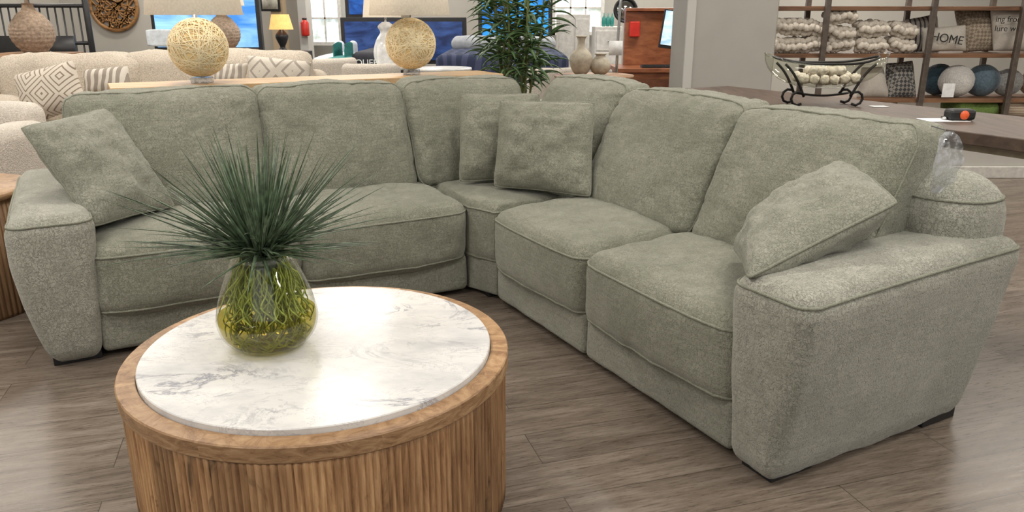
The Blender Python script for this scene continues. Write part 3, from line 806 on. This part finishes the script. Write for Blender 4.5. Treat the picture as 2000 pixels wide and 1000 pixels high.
def window(k, px0, px1, py0, py1, Y):
    x0, x1, y0, y1, z0, z1 = pr(px0,px1,py0,py1,Y,.06); z1 = 2.3
    m, nt, b = newmat('daylight_pane'); q = N(nt); v = q.coord((1,1,1)); x = q.noise(v, 5, 6, .7)
    col = q.ramp(x.outputs['Fac'], [(.38,(.16,.24,.15)),(.5,(.5,.62,.66)),(.62,(.85,.92,1))]); q.l(col, b.inputs['Emission Color']); b.inputs['Emission Strength'].default_value = 1.0
    o = struct(MB().box(x0,x1,Y,Y+.02,z0,z1).build(f'window_{k}', m, smooth=False))
    mb = MB(); t = .05
    for (a, b2, c2, d2) in ((x0-t,x0,z0-t,z1+t),(x1,x1+t,z0-t,z1+t),(x0-t,x1+t,z0-t,z0),(x0-t,x1+t,z1,z1+t)): mb.box(a,b2,Y-.04,Y+.04,c2,d2)
    nmx = max(1, int((x1-x0)/.28))
    for i in range(1, nmx+1):
        xx = x0+(x1-x0)*i/(nmx+1); mb.box(xx-.012,xx+.012,Y-.02,Y+.01,z0,z1)
    zz = z0+.35
    while zz < z1: mb.box(x0,x1,Y-.02,Y+.01,zz-.012,zz+.012); zz += .35
    mb.build('window_frame', mwh, o, smooth=False)
window(1, 606, 664, 0, 82, 12.3); window(2, 1085, 1172, 0, 62, 12.3)
struct(MB().box(*pr(556,604,-300,110,11.0,.3)[:4],0,3.3).build('wall_pier', pm('white_wall',(.60,.59,.56),.7,3,.04), smooth=False))
struct(MB().box(*pr(500,560,-300,110,12.2,.2)[:4],0,3.3).build('trim_1', pm('tan_wall',(.50,.38,.25),.7,3,.05), smooth=False))
x0,x1,y0,y1,z0,z1 = pr(502,545,-30,22,12.1,.03); t = thing('framed_print','small framed print high on the tan wall','picture',((x0+x1)/2,12.17,z0))
MB().box(x0,x1,12.17,12.2,z0,z1).build('frame', mk, t, bevel=.004); MB().box(x0+.03,x1-.03,12.16,12.17,z0+.03,z1-.03).build('print', pm('print_paper',(.6,.58,.5),.8,8,.4), t)
c = P(597, 70, 10.945); t = thing('fire_extinguisher', 'small red fire extinguisher on the white wall pier', 'fire extinguisher', c)
MB().lathe([(.05,0),(.055,.02),(.055,.17),(.03,.2),(.018,.21)], c, 16).build('cylinder', pm('red_paint',(.6,.03,.02),.35), t)
MB().box(c.x-.03,c.x+.03,c.y-.01,c.y+.01,c.z+.21,c.z+.235).build('handle', mk, t)
c = P(553, 100, 9.5); t = thing('table_lamp', 'small dark urn lamp with lit beige shade near the tan wall', 'lamp', c)
MB().lathe(smooth_prof([(.06,0),(.05,.02),(.03,.05),(.06,.12),(.075,.18),(.03,.24),(.015,.26)]), c, 20).build('urn_body', mk, t)
MB().shell([(.14,.25),(.10,.42)], c, 28).build('lamp_shade', pm('lit_shade',(.85,.45,.15),.8,20,.1,emit=.8), t)
st = thing('nightstand', 'dark nightstand under the small lit urn lamp', 'nightstand', (c.x,c.y,0))
MB().box(c.x-.25,c.x+.3,c.y-.2,c.y+.2,.1,c.z).build('cabinet_body', mk, st, bevel=.005)
for sx in (-1,1): MB().box(c.x+sx*.2-.02,c.x+sx*.2+.02,c.y-.18,c.y+.18,0,.1).build('foot', mk, st)
c = P(757, 128, 7.2); t = thing('white_lamp', 'glossy white twisted lamp beside the farther globe lamp', 'lamp', c)
MB().lathe(smooth_prof([(.06,0),(.10,.03),(.115,.12),(.09,.22),(.05,.29),(.07,.34),(.03,.38)]), c, 48, lambda a: 1+.05*math.sin(a*8)).build('body', pm('white_glaze',(.8,.8,.8),.15), t)
MB().shell([(.2,.42),(.17,.68)], c, 30).build('lamp_shade', m_shade, t)
MB().lathe([(.012,.37),(.012,.46)], c, 10).build('neck', m_chrome, t)
st = thing('pedestal_table', 'small white pedestal table under the twisted white lamp', 'table', (c.x,c.y,0))
MB().lathe([(.2,0),(.2,.02),(.04,.05),(.04,c.z-.04),(.22,c.z-.03),(.22,c.z)], (c.x,c.y,0), 30).build('pedestal', mwh, st)
def bedt(px0, px1, pyt, Y, mt, label, dep=1.9, pil=None, ptxt=None, mt2=None):
    a = P(px0, pyt, Y); b = P(px1, pyt, Y)
    t = thing('display_bed', label, 'bed', ((a.x+b.x)/2, Y+dep/2, 0))
    mb = MB(); simple(mb, a.x,b.x,Y,Y+dep,.05,a.z-.26,.03,wr=0); mb.build('box_spring', mt2 or mk, t)
    mb = MB(); simple(mb, a.x,b.x,Y,Y+dep,a.z-.26,a.z,.06,wr=.003); mb.build('mattress', mt, t)
    for i in (0, 1):
        w = (b.x-a.x)/2; mb = MB(); simple(mb, a.x+w*i+.05, a.x+w*(i+1)-.05, Y+dep-.5, Y+dep-.12, a.z, a.z+.13, .06, wr=.01); mb.build('bed_pillow', pil or mt, t)
    if ptxt: text(ptxt, .09, Matrix.Translation((b.x-.28, Y-.012, a.z-.10)) @ FACE, pm('white_ink',(.85,.85,.85)), t)
    return t
mwt = pm('mattress_white',(.7,.74,.78),.8)
bedt(606,664,113,8.6, mwt, 'white mattress bed in front of the bright window', pil=mwt, mt2=mwt, dep=1.4)
bedt(684,776,103,8.0, pm('dark_bed',(.03,.03,.04),.8), 'black mattress bed marked QUEEN', ptxt='QUEEN', pil=mwt)
bedt(850,1112,108,7.7, pattern_mat('navy_orange','leaf',(.02,.03,.07),(.05,.06,.12),3), 'navy covered bed behind the bamboo plant', pil=pm('grey_pillow',(.4,.42,.45),.9))
def dchair(px, py, Y, label, w=.46, m=m_bou2, rot=0):
    c = P(px, py, Y); zt = c.z; t = thing('dining_chair', label, 'chair', (c.x, Y, 0), 'cream barrel dining chairs')
    M = Matrix.Translation((c.x, Y, 0)) @ Matrix.Rotation(rot, 4, 'Z')
    mb = MB(M); rbox(mb, (w/2,.05,.17), .045, lambda x, y, z: (x, -.20+y+1.4*x*x, zt-.17+z), (0,0,0), (14,4,6), .004); mb.build('backrest', m, t)
    mb = MB(M); rbox(mb, (w/2-.01,.22,.05), .04, lambda x, y, z: (x, .03+y, .45+z), (0,0,.01), (8,8,3), .004); mb.build('seat', m, t)
    for sx in (-1,1):
        for sy in (-1,1): MB(M).lathe([(.012,0),(.02,.41)], (sx*(w/2-.06), .03+sy*.16, 0), 10).build('leg', mk, t)
        MB(M).tube([(sx*(w/2-.05),-.16,.42),(sx*(w/2-.05),-.18,zt-.25)], .014, 8).build('back_post', mk, t)
dchair(636,112,6.7,'cream barrel chair in front of the teal bed', rot=.7, w=.42)
dchair(730,122,6.3,'cream barrel chair beneath the white twisted lamp')
dchair(1075,130,7.0,'cream barrel chair beside the wooden table with vases', w=.42)
bedt(622,668,118,7.4, pm('teal_cover',(.02,.20,.19),.8), 'teal covered low bed behind the cream chair', dep=.9, mt2=pm('teal_cover',(.02,.20,.19),.8))
def rtable(px, py, Y, r, m, label):
    c = P(px, py, Y); t = thing('round_table', label, 'table', (c.x, Y, 0))
    MB().lathe([(r-.02,c.z-.03),(r,c.z-.015),(r-.005,c.z),(0,c.z)], (c.x,Y,0), 50).build('tabletop', m, t)
    MB().lathe([(.22,0),(.22,.02),(.06,.08),(.05,c.z-.06),(.12,c.z-.03)], (c.x,Y,0), 24).build('pedestal', m, t)
    return c
rtable(866,132,6.6,.24, pm('white_top',(.7,.7,.69),.3), 'small white round table right of the farther globe lamp')
c = rtable(1160,146,6.3,.32, mo2, 'round brown wooden table holding two beige vases')
def jar(px, s, k, label, m):
    b = P(px, 140, 6.3); t = thing('jar_vase', label, 'vase', (b.x, 6.3, c.z), 'beige vases on the round wooden table')
    pr_ = [(.04,0),(.07,.03),(.095,.10),(.09,.16),(.04,.22),(.03,.27),(.04,.31)] if k else [(.04,0),(.08,.03),(.10,.08),(.08,.13),(.045,.17),(.05,.19)]
    MB().lathe(smooth_prof([(r*s, z*s) for r, z in pr_]), (b.x, 6.3, c.z), 28).build('body', m, t)
    MB().tube([(b.x+pr_[-1][0]*s*math.cos(a*PI/12), 6.3+pr_[-1][0]*s*math.sin(a*PI/12), c.z+pr_[-1][1]*s) for a in range(24)], .006, 6, True).build('lip', m, t)
mv = pm('beige_vase',(.42,.37,.29),.7,30,.2)
jar(1134,.95,1,'taller narrow-necked beige vase on the round wooden table',mv); jar(1172,.85,0,'shorter rounded beige vase on the round wooden table',mv)
c = Vector((.02,5.65,0)); bp = thing('bamboo_plant', 'tall leafy bamboo plant standing behind the corner of the sectional', 'plant', c)
MB().lathe(smooth_prof([(.12,0),(.16,.1),(.18,.28),(.17,.34),(.155,.34),(.15,.30)]), c, 30).build('pot', pm('grey_pot',(.2,.2,.2),.6), bp)
mst = MB(); ml = MB()
for k in range(10):
    a = 2*PI*k/10+random.uniform(-.3,.3); top = Vector((c.x+.22*math.cos(a)*random.uniform(.5,1.2), c.y+.18*math.sin(a), random.uniform(1.35,1.95))); bot = Vector((c.x+.05*math.cos(a), c.y+.05*math.sin(a), .3))
    pts = [bot.lerp(top, j/8)+Vector((.01*math.sin(j*1.3+k),0,0)) for j in range(9)]; mst.tube(pts, .008, 6)
    for j in range(50):
        t = random.uniform(.42, 1); p0 = bot.lerp(top, t); az = random.uniform(0, 2*PI)
        L = random.uniform(.12, .22); e = random.uniform(-.3,.7)
        tw = p0+Vector((math.cos(az),math.sin(az),.3))*random.uniform(.02,.12); mst.tube([p0, tw], .0025, 4)
        blade(ml, tw, az, e, L, .015, 1.4)
mst.build('stems', pm('bamboo_stem',(.14,.17,.05),.5), bp); ml.build('leaves', pm('bamboo_leaf',(.06,.125,.038),.45,20,.55), bp)
fp = P(1203,170,6.75); t = thing('floor_lamp', 'thin brushed metal floor lamp pole with white tag near the reception desk', 'floor lamp', (fp.x,6.75,0))
MB().lathe([(.11,0),(.11,.02),(.02,.035)], (fp.x,6.75,0), 28).build('base', m_chrome, t)
MB().tube([(fp.x,6.75,.02),(fp.x,6.75,1.1),(fp.x+.01,6.75,1.4),(fp.x+.04,6.75,1.8)], .012, 8).build('pole', m_chrome, t)
MB().shell([(.15,1.74),(.10,1.94)], (fp.x+.04,6.75,0), 24).build('lamp_shade', m_shade, t)
x0,x1,y0,y1,z0,z1 = pr(1190,1215,80,108,6.72,.004); MB().box(x0,x1,6.72,6.724,z0,z1).build('price_tag', m_card, t)
x0,x1,y0,y1,z0,z1 = pr(1163,1213,52,125,10.0,.45); t = thing('white_dresser', 'white dresser in front of the far bright window', 'dresser', ((x0+x1)/2,10.0,0))
MB().box(x0,x1,10.0,10.45,.08,z1).build('body', mwh, t, bevel=.006)
for i in range(4):
    zz = .12+(z1-.16)*i/4; d = MB().box(x0+.02,x1-.02,9.985,10.0,zz+.01,zz+(z1-.16)/4-.01).build('drawer', mwh, t, bevel=.003)
    MB().ball(((x0+x1)/2,9.975,zz+(z1-.16)/8), .012, n=8).build('knob', m_chrome, d)
for sx in (x0+.03,x1-.03): MB().box(sx-.02,sx+.02,10.02,10.4,0,.08).build('foot', mwh, t)
for i, px in enumerate((1180,1188,1196)):
    b = P(px, 50, 10.1); tag(MB().lathe([(.02,0),(.025,.03),(.025,.10),(.008,.13),(.008,.16)], (b.x,10.15,z1), 12).build('bottle', pm('teal_glass',(.03,.25,.22),.2)), 'small teal bottle standing on the white dresser', 'bottle', 'teal bottles on the white dresser')
x0,x1,y0,y1,z0,z1 = pr(1090,1150,28,120,11.0,.4); t = thing('white_sideboard', 'long white sideboard below the right far window', 'sideboard', ((x0+x1)/2,11.0,0))
MB().box(x0,x1,11.0,11.4,.08,z1).build('body', mwh, t, bevel=.006)
for i in (0, 1):
    w = (x1-x0)/2; MB().box(x0+w*i+.02,x0+w*(i+1)-.02,10.985,11.0,.14,z1-.06).build('door', mwh, t, bevel=.003)
for sx in (x0+.03,x1-.03): MB().box(sx-.02,sx+.02,11.02,11.35,0,.08).build('foot', mwh, t)
c = P(1222,20,9.5); t = thing('round_mirror', 'round black framed mirror above the reception desk', 'mirror', c)
mb = MB(); mb.tube([(c.x+.13*math.cos(a*PI/16), c.y, c.z+.13*math.sin(a*PI/16)) for a in range(32)], .015, 6, True); mb.build('frame', mk, t)
mb = MB(Matrix.Translation(c) @ Matrix.Rotation(PI/2,4,'X')); mb.lathe([(.125,0),(.125,.005),(0,.005)], (0,0,0), 32); mb.build('glass', pm('mirror_glass',(.6,.62,.62),.05,3,.02,metal=1), t)
MB().box(c.x-.01,c.x+.01,c.y,c.y+.02,0,c.z-.12).build('stand_post', mk, t)
MB().box(c.x-.15,c.x+.15,c.y-.1,c.y+.12,0,.02).build('stand_foot', mk, t)

# ---------------------------------------------------------------- reception desk
mc_ = wood('cherry_wood', (.20,.062,.028), (.40,.155,.07), (3,3,10), .3)
DY = 7.1
x0,x1,y0,y1,z0,z1 = pr(1212,1338,133,200,DY,.6)
rd = thing('reception_desk', 'reddish brown wooden reception desk with raised back panel beside the grey column', 'desk', ((x0+x1)/2,DY,0))
MB().box(x0,x1,DY,DY+.6,0,z1-.04).build('body', mc_, rd, bevel=.006)
MB().box(x0-.03,x1+.03,DY-.03,DY+.63,z1-.04,z1).build('desktop', mc_, rd, bevel=.006)
h0,h1,_,_,hz0,hz1 = pr(1222,1345,22,130,DY+.45,.08)
MB().box(h0,h1,DY+.45,DY+.53,z1,hz1).build('back_panel', mc_, rd, bevel=.004)
MB().box(h0,h1,DY+.40,DY+.56,hz1,hz1+.03).build('upper_shelf', mc_, rd, bevel=.004)
MB().box(x0+.04,x1-.04,DY-.015,DY,.15,z1-.10).build('front_panel', wood('cherry_dark', (.12,.042,.022), (.24,.095,.05), (3,3,10), .3), rd, bevel=.004)
dz = z1; b = P(1240,50,DY+.4)
tag(MB().box(b.x-.045,b.x+.05,DY+.40,DY+.45,P(0,72,DY+.4).z,P(0,42,DY+.4).z).build('red_holder', pm('red_paint',(.6,.03,.02),.35), bevel=.008), 'small red holder fixed on the reception back panel', 'holder')
a_ = P(1290,96,DY+.2); b_ = P(1343,20,DY+.2); mx = (a_.x+b_.x)/2; mz = (a_.z+b_.z)/2
t = thing('monitor', 'white computer monitor showing a page on the reception desk', 'monitor', (mx,DY+.2,dz))
mc = Matrix.Translation((mx,DY+.2,mz)) @ Matrix.Rotation(R(7),4,'Y'); w_, h_ = (b_.x-a_.x)/2, (b_.z-a_.z)/2
MB(mc).box(-w_,w_,0,.03,-h_,h_).build('casing', mk, t, bevel=.003)
MB(mc).box(-w_+.012,w_-.012,-.006,-.001,-h_+.03,h_-.012).build('screen', screen_mat('page_screen',(.35,.55,.75),(.7,.85,.95),.7,6), t, smooth=False)
MB().tube([(mx,DY+.22,dz+.01),(mx,DY+.22,mz)], .015, 8).build('stand_post', mk, t)
MB().box(mx-.1,mx+.1,DY+.14,DY+.30,dz,dz+.012).build('stand_foot', mk, t, bevel=.003)
kx = P(1288,125,DY+.1).x
kb = thing('keyboard', 'black keyboard on the reception desk below the monitor', 'keyboard', (kx,DY+.07,dz))
MB().box(kx-.17,kx+.17,DY+.01,DY+.13,dz,dz+.02).build('keyboard_body', mk, kb, bevel=.004)
mb = MB()
for i in range(12):
    for j in range(4): mb.box(kx-.16+.027*i,kx-.139+.027*i,DY+.02+.026*j,DY+.04+.026*j,dz+.02,dz+.026)
mb.build('keys', mbk, kb, smooth=False)

x0 = P(1340,100,5.6).x; x1 = P(1480,100,5.6).x
struct(MB().box(x0,x1+.12,5.6,6.15,0,3.3).build('wall_column', pm('greige_column',(.34,.325,.295),.7,4,.04), bevel=.01))
struct(MB().box(x0-.012,x0+.05,5.588,5.61,0,3.3).build('trim_2', pm('pale_column_trim',(.46,.45,.42),.6,4,.03), bevel=.004))
struct(MB().box(x0-.02,x1+.14,5.575,6.17,0,.12).build('baseboard_column', mwh, bevel=.005))

# ---------------------------------------------------------------- platform + rack
pf = thing('display_platform', 'low pale grey display platform with white baseboard under the shelving rack', 'platform', (4.4,7.1,0))
MB().box(2.3,6.9,6.45,8.2,0,.37).build('platform_body', pm('pale_grey',(.50,.48,.44),.7,4,.04), pf, bevel=.006)
MB().box(2.28,6.92,6.42,6.45,0,.10).build('baseboard', pm('off_white_trim',(.58,.56,.52),.5), pf, bevel=.006)
RY = 6.75
rack = thing('shelving_rack', 'tall rustic wood and metal shelving rack filled with throws and pillows', 'shelf', (4.0,7.0,.37))
mrs = wood('rack_shelf', (.11,.05,.025), (.26,.13,.065)); mrp = pm('rack_metal',(.16,.13,.11),.4,20,.2,metal=.7)
xs = [P(1607,100,RY).x, P(1812,100,RY).x, P(1985,100,RY).x]
for xx in xs:
    for yy in (RY, RY+.45): MB().box(xx-.022,xx+.022,yy-.02,yy+.02,.37,2.1).build('post', mrp, rack, bevel=.004)
zs_ = [P(0,12,RY).z, P(0,105,RY).z, P(0,193,RY).z, P(0,232,RY).z]
xl = P(1508,100,RY).x; xr = P(2120,100,RY).x
for k, z in enumerate(zs_):
    MB().box(xl,xr,RY+.02,RY+.46,z-.035,z).build('shelf_board', mrs, rack, bevel=.004)
for xx in (xl, xr):
    for yy in (RY, RY+.45): MB().box(xx-.015,xx+.015,yy-.02,yy+.02,.37,2.1).build('post', mrp, rack, bevel=.004)
zt, zm, zl, zb = zs_
mkn = pm('chunky_wool',(.64,.58,.50),.95,60,.18,bump=.4)
def knit(px0, px1, top, seed, label):
    x0 = P(px0,100,RY).x; x1 = P(px1,100,RY).x; z0 = zm; z1 = P(0,top,RY).z
    mb = MB(); rr = .033
    random.seed(seed); w = x1-x0
    # thick V stitches laid along two or three sagging folds
    nf = 3 if z1-z0 > .3 else 2
    for f in range(nf):
        zc = z0+(z1-z0)*(f+.5)/nf; hf = (z1-z0)/nf/2
        sag = random.uniform(-.02,.02); lean = random.uniform(-.10,.10)
        nc = max(4, int(w/(rr*1.35)))
        for yy, dz2 in ((RY+.05, 0), (RY+.10, .6), (RY+.10, -.6), (RY+.2, .75)):
            for k in range(nc):
                t = k/(nc-1); xx = x0+rr+(w-2*rr)*t
                ed = 1-.25*abs(2*t-1)**3
                z = zc+dz2*hf*ed+sag*math.sin(PI*t)+lean*(t-.5)*.4+.006*math.sin(k*2.1+f)
                z = min(z1-rr*.5, max(z0+rr*.85, z))
                sd = 1 if k % 2 else -1
                a0 = Vector((xx-rr*.75, yy, z+sd*rr*.55)); a1 = Vector((xx+rr*.75, yy-.012, z-sd*rr*.55))
                mb.tube([a0, a0.lerp(a1,.25)+Vector((0,-.008,0)), a0.lerp(a1,.75)+Vector((0,-.008,0)), a1], [rr*.4, rr*.85, rr*.85, rr*.4], 8)
        mb.ball(((x0+x1)/2, RY+.17, zc), 1, (w/2-rr, .10, hf*.95), 14)
    tag(mb.build('knit_throw', mkn), label, 'blanket', 'chunky knit throws on the rack')
knit(1512,1612,38,1,'leftmost chunky cream knit throw, folded low on the rack')
knit(1613,1672,20,2,'tall narrow folded cream knit throw right of the rack post')
knit(1676,1738,40,3,'third chunky cream knit throw in the middle of the shelf')
knit(1742,1794,44,4,'chunky cream knit throw next to the striped pillow')
random.seed(11)
GP = 'pillows on the middle rack shelf'; GQ = 'pillows on the lower rack shelf'
ivo = pm('ivory_cotton',(.56,.52,.46),.9,80,.08,bump=.2)
deco('striped black and cream pillow beside the knit throws', [(1770,103),(1835,103),(1840,25),(1775,38)], 7.0, pattern_mat('stripe_cloth','stripe_x',(.48,.44,.40),(.08,.08,.08),9), group=GP, seed=5, T=.08)
hp = deco('ivory pillow lettered HOME on the middle rack shelf', [(1800,102),(1888,100),(1890,48),(1802,55)], 6.86, ivo, group=GP, seed=6, T=.06, back=.02)
text('HOME', .10, Matrix.Translation(P(1850,76,6.785)) @ Matrix.Rotation(R(8),4,'Y') @ FACE, mbk, hp)
deco('beige woven pillow with tassels on the middle rack shelf', [(1880,104),(1950,100),(1955,10),(1872,16)], 6.98, pattern_mat('net_cloth','weave',(.42,.35,.27),(.24,.19,.14),45), group=GP, seed=7, T=.09)
tp_ = deco('white pillow printed with a saying at the right end of the shelf', [(1938,100),(2040,104),(2048,18),(1935,14)], 6.90, ivo, group=GP, seed=8, T=.07, back=.02)
text('ing from', .07, Matrix.Translation(P(1972,38,6.785)) @ FACE, mbk, tp_); text('lure with', .07, Matrix.Translation(P(1972,56,6.785)) @ FACE, mbk, tp_)
deco('cream tasselled pillow on the lower shelf behind the glass bowl', [(1672,192),(1738,192),(1732,130),(1690,132)], 6.95, ivo, group=GQ, seed=9, T=.08)
deco('black and grey woven pillow on the lower shelf', [(1728,195),(1790,193),(1792,118),(1738,124)], 6.95, pattern_mat('basket_cloth','weave',(.08,.08,.08),(.34,.32,.29),40), group=GQ, seed=10, T=.08)
def rball(px, py, r, m, label, Y=7.0):
    c = P(px, py, Y); c.z = zl+r*.92
    tag(MB().ball(c, r, (1,.8,.92), 24, .04).build('round_pillow', m), label, 'pillow', 'round plush pillows on the lower shelf')
rball(1832,160,.15, pm('deep_blue_plush',(.04,.08,.11),.9,60,.3,bump=.5,sheen=.3), 'dark blue round plush pillow on the lower shelf', 7.08)
rball(1868,155,.15, pm('white_fur',(.58,.56,.53),.95,90,.2,bump=.9,sheen=.3), 'white fluffy round pillow between two blue ones', 6.90)
rball(1918,158,.15, pm('steel_blue_plush',(.10,.15,.19),.9,60,.3,bump=.5,sheen=.3), 'steel blue round plush pillow on the lower shelf')
rball(1968,158,.13, pm('grey_plush',(.28,.28,.27),.9,60,.3,bump=.5,sheen=.3), 'grey round plush pillow right of the steel blue one')
rball(2022,158,.13, pm('tan_plush',(.35,.24,.15),.9,60,.3,bump=.5,sheen=.3), 'tan round plush pillow cut by the right edge')
mb = MB(); g0 = P(1870,225,6.8); simple(mb, g0.x, g0.x+.40, 6.82, 7.15, zb, zb+.14, .06, wr=.02); tag(mb.build('folded_blanket', pm('olive_green',(.13,.20,.05),.9,60,.2,bump=.3)), 'folded olive green blanket on the bottom shelf', 'blanket')
mb = MB(); g0 = P(1965,225,6.8); simple(mb, g0.x, g0.x+.4, 6.82, 7.15, zb, zb+.14, .06, wr=.02); tag(mb.build('folded_blanket', pattern_mat('stripe_tan','stripe_z',(.36,.27,.19),(.52,.45,.36),14)), 'folded tan striped blanket at the right of the bottom shelf', 'blanket')
x0,x1,_,_,z0,z1 = pr(1843,1862,163,190,6.735,.003); tag(MB().box(x0,x1,6.735,6.738,z0,z1).build('price_tag', m_card, smooth=False), 'white price tag hanging in front of the fluffy pillow', 'tag')

# ---------------------------------------------------------------- lights
mfx = pm('light_housing',(.85,.85,.85),.5,3,.02,emit=1.5)
for iy, y in enumerate((-1.2,1.4,4.0,6.6,9.2,11.4)):
    for ix, x in enumerate((-5,-1.9,1.6,5)):
        o = MB().box(x-.6,x+.6,y-.15,y+.15,3.24,3.3).build('ceiling_light', mfx, smooth=False)
        tag(o, 'rectangular white ceiling light panel in the store ceiling', 'ceiling light', 'ceiling light panels')
        l = bpy.data.lights.new('panel_light', 'AREA'); l.shape = 'RECTANGLE'; l.size = 1.2; l.size_y = .3; l.energy = 50; l.color = (1,.945,.86)
        lo = bpy.data.objects.new('panel_light', l); lo.location = (x,y,3.22); C.objects.link(lo)
l = bpy.data.lights.new('daylight', 'AREA'); l.shape = 'RECTANGLE'; l.size = 5; l.size_y = 2.2; l.energy = 24; l.color = (.96,.97,1)
lo = bpy.data.objects.new('daylight', l); lo.location = (.5,-2.8,2.0); lo.rotation_euler = (R(80),0,0); C.objects.link(lo)
w = bpy.data.worlds.new('w'); bpy.context.scene.world = w; w.use_nodes = True
w.node_tree.nodes['Background'].inputs[0].default_value = (1,.97,.93,1); w.node_tree.nodes['Background'].inputs[1].default_value = .16

cam = bpy.data.cameras.new('cam'); co = bpy.data.objects.new('cam', cam); C.objects.link(co)
co.location = (0,0,H); co.rotation_euler = (PI/2-PIT,0,0); cam.lens = 27.0; cam.sensor_width = 36; cam.clip_start = .05
bpy.context.scene.camera = co
try: bpy.context.scene.view_settings.view_transform = 'Standard'
except Exception: pass
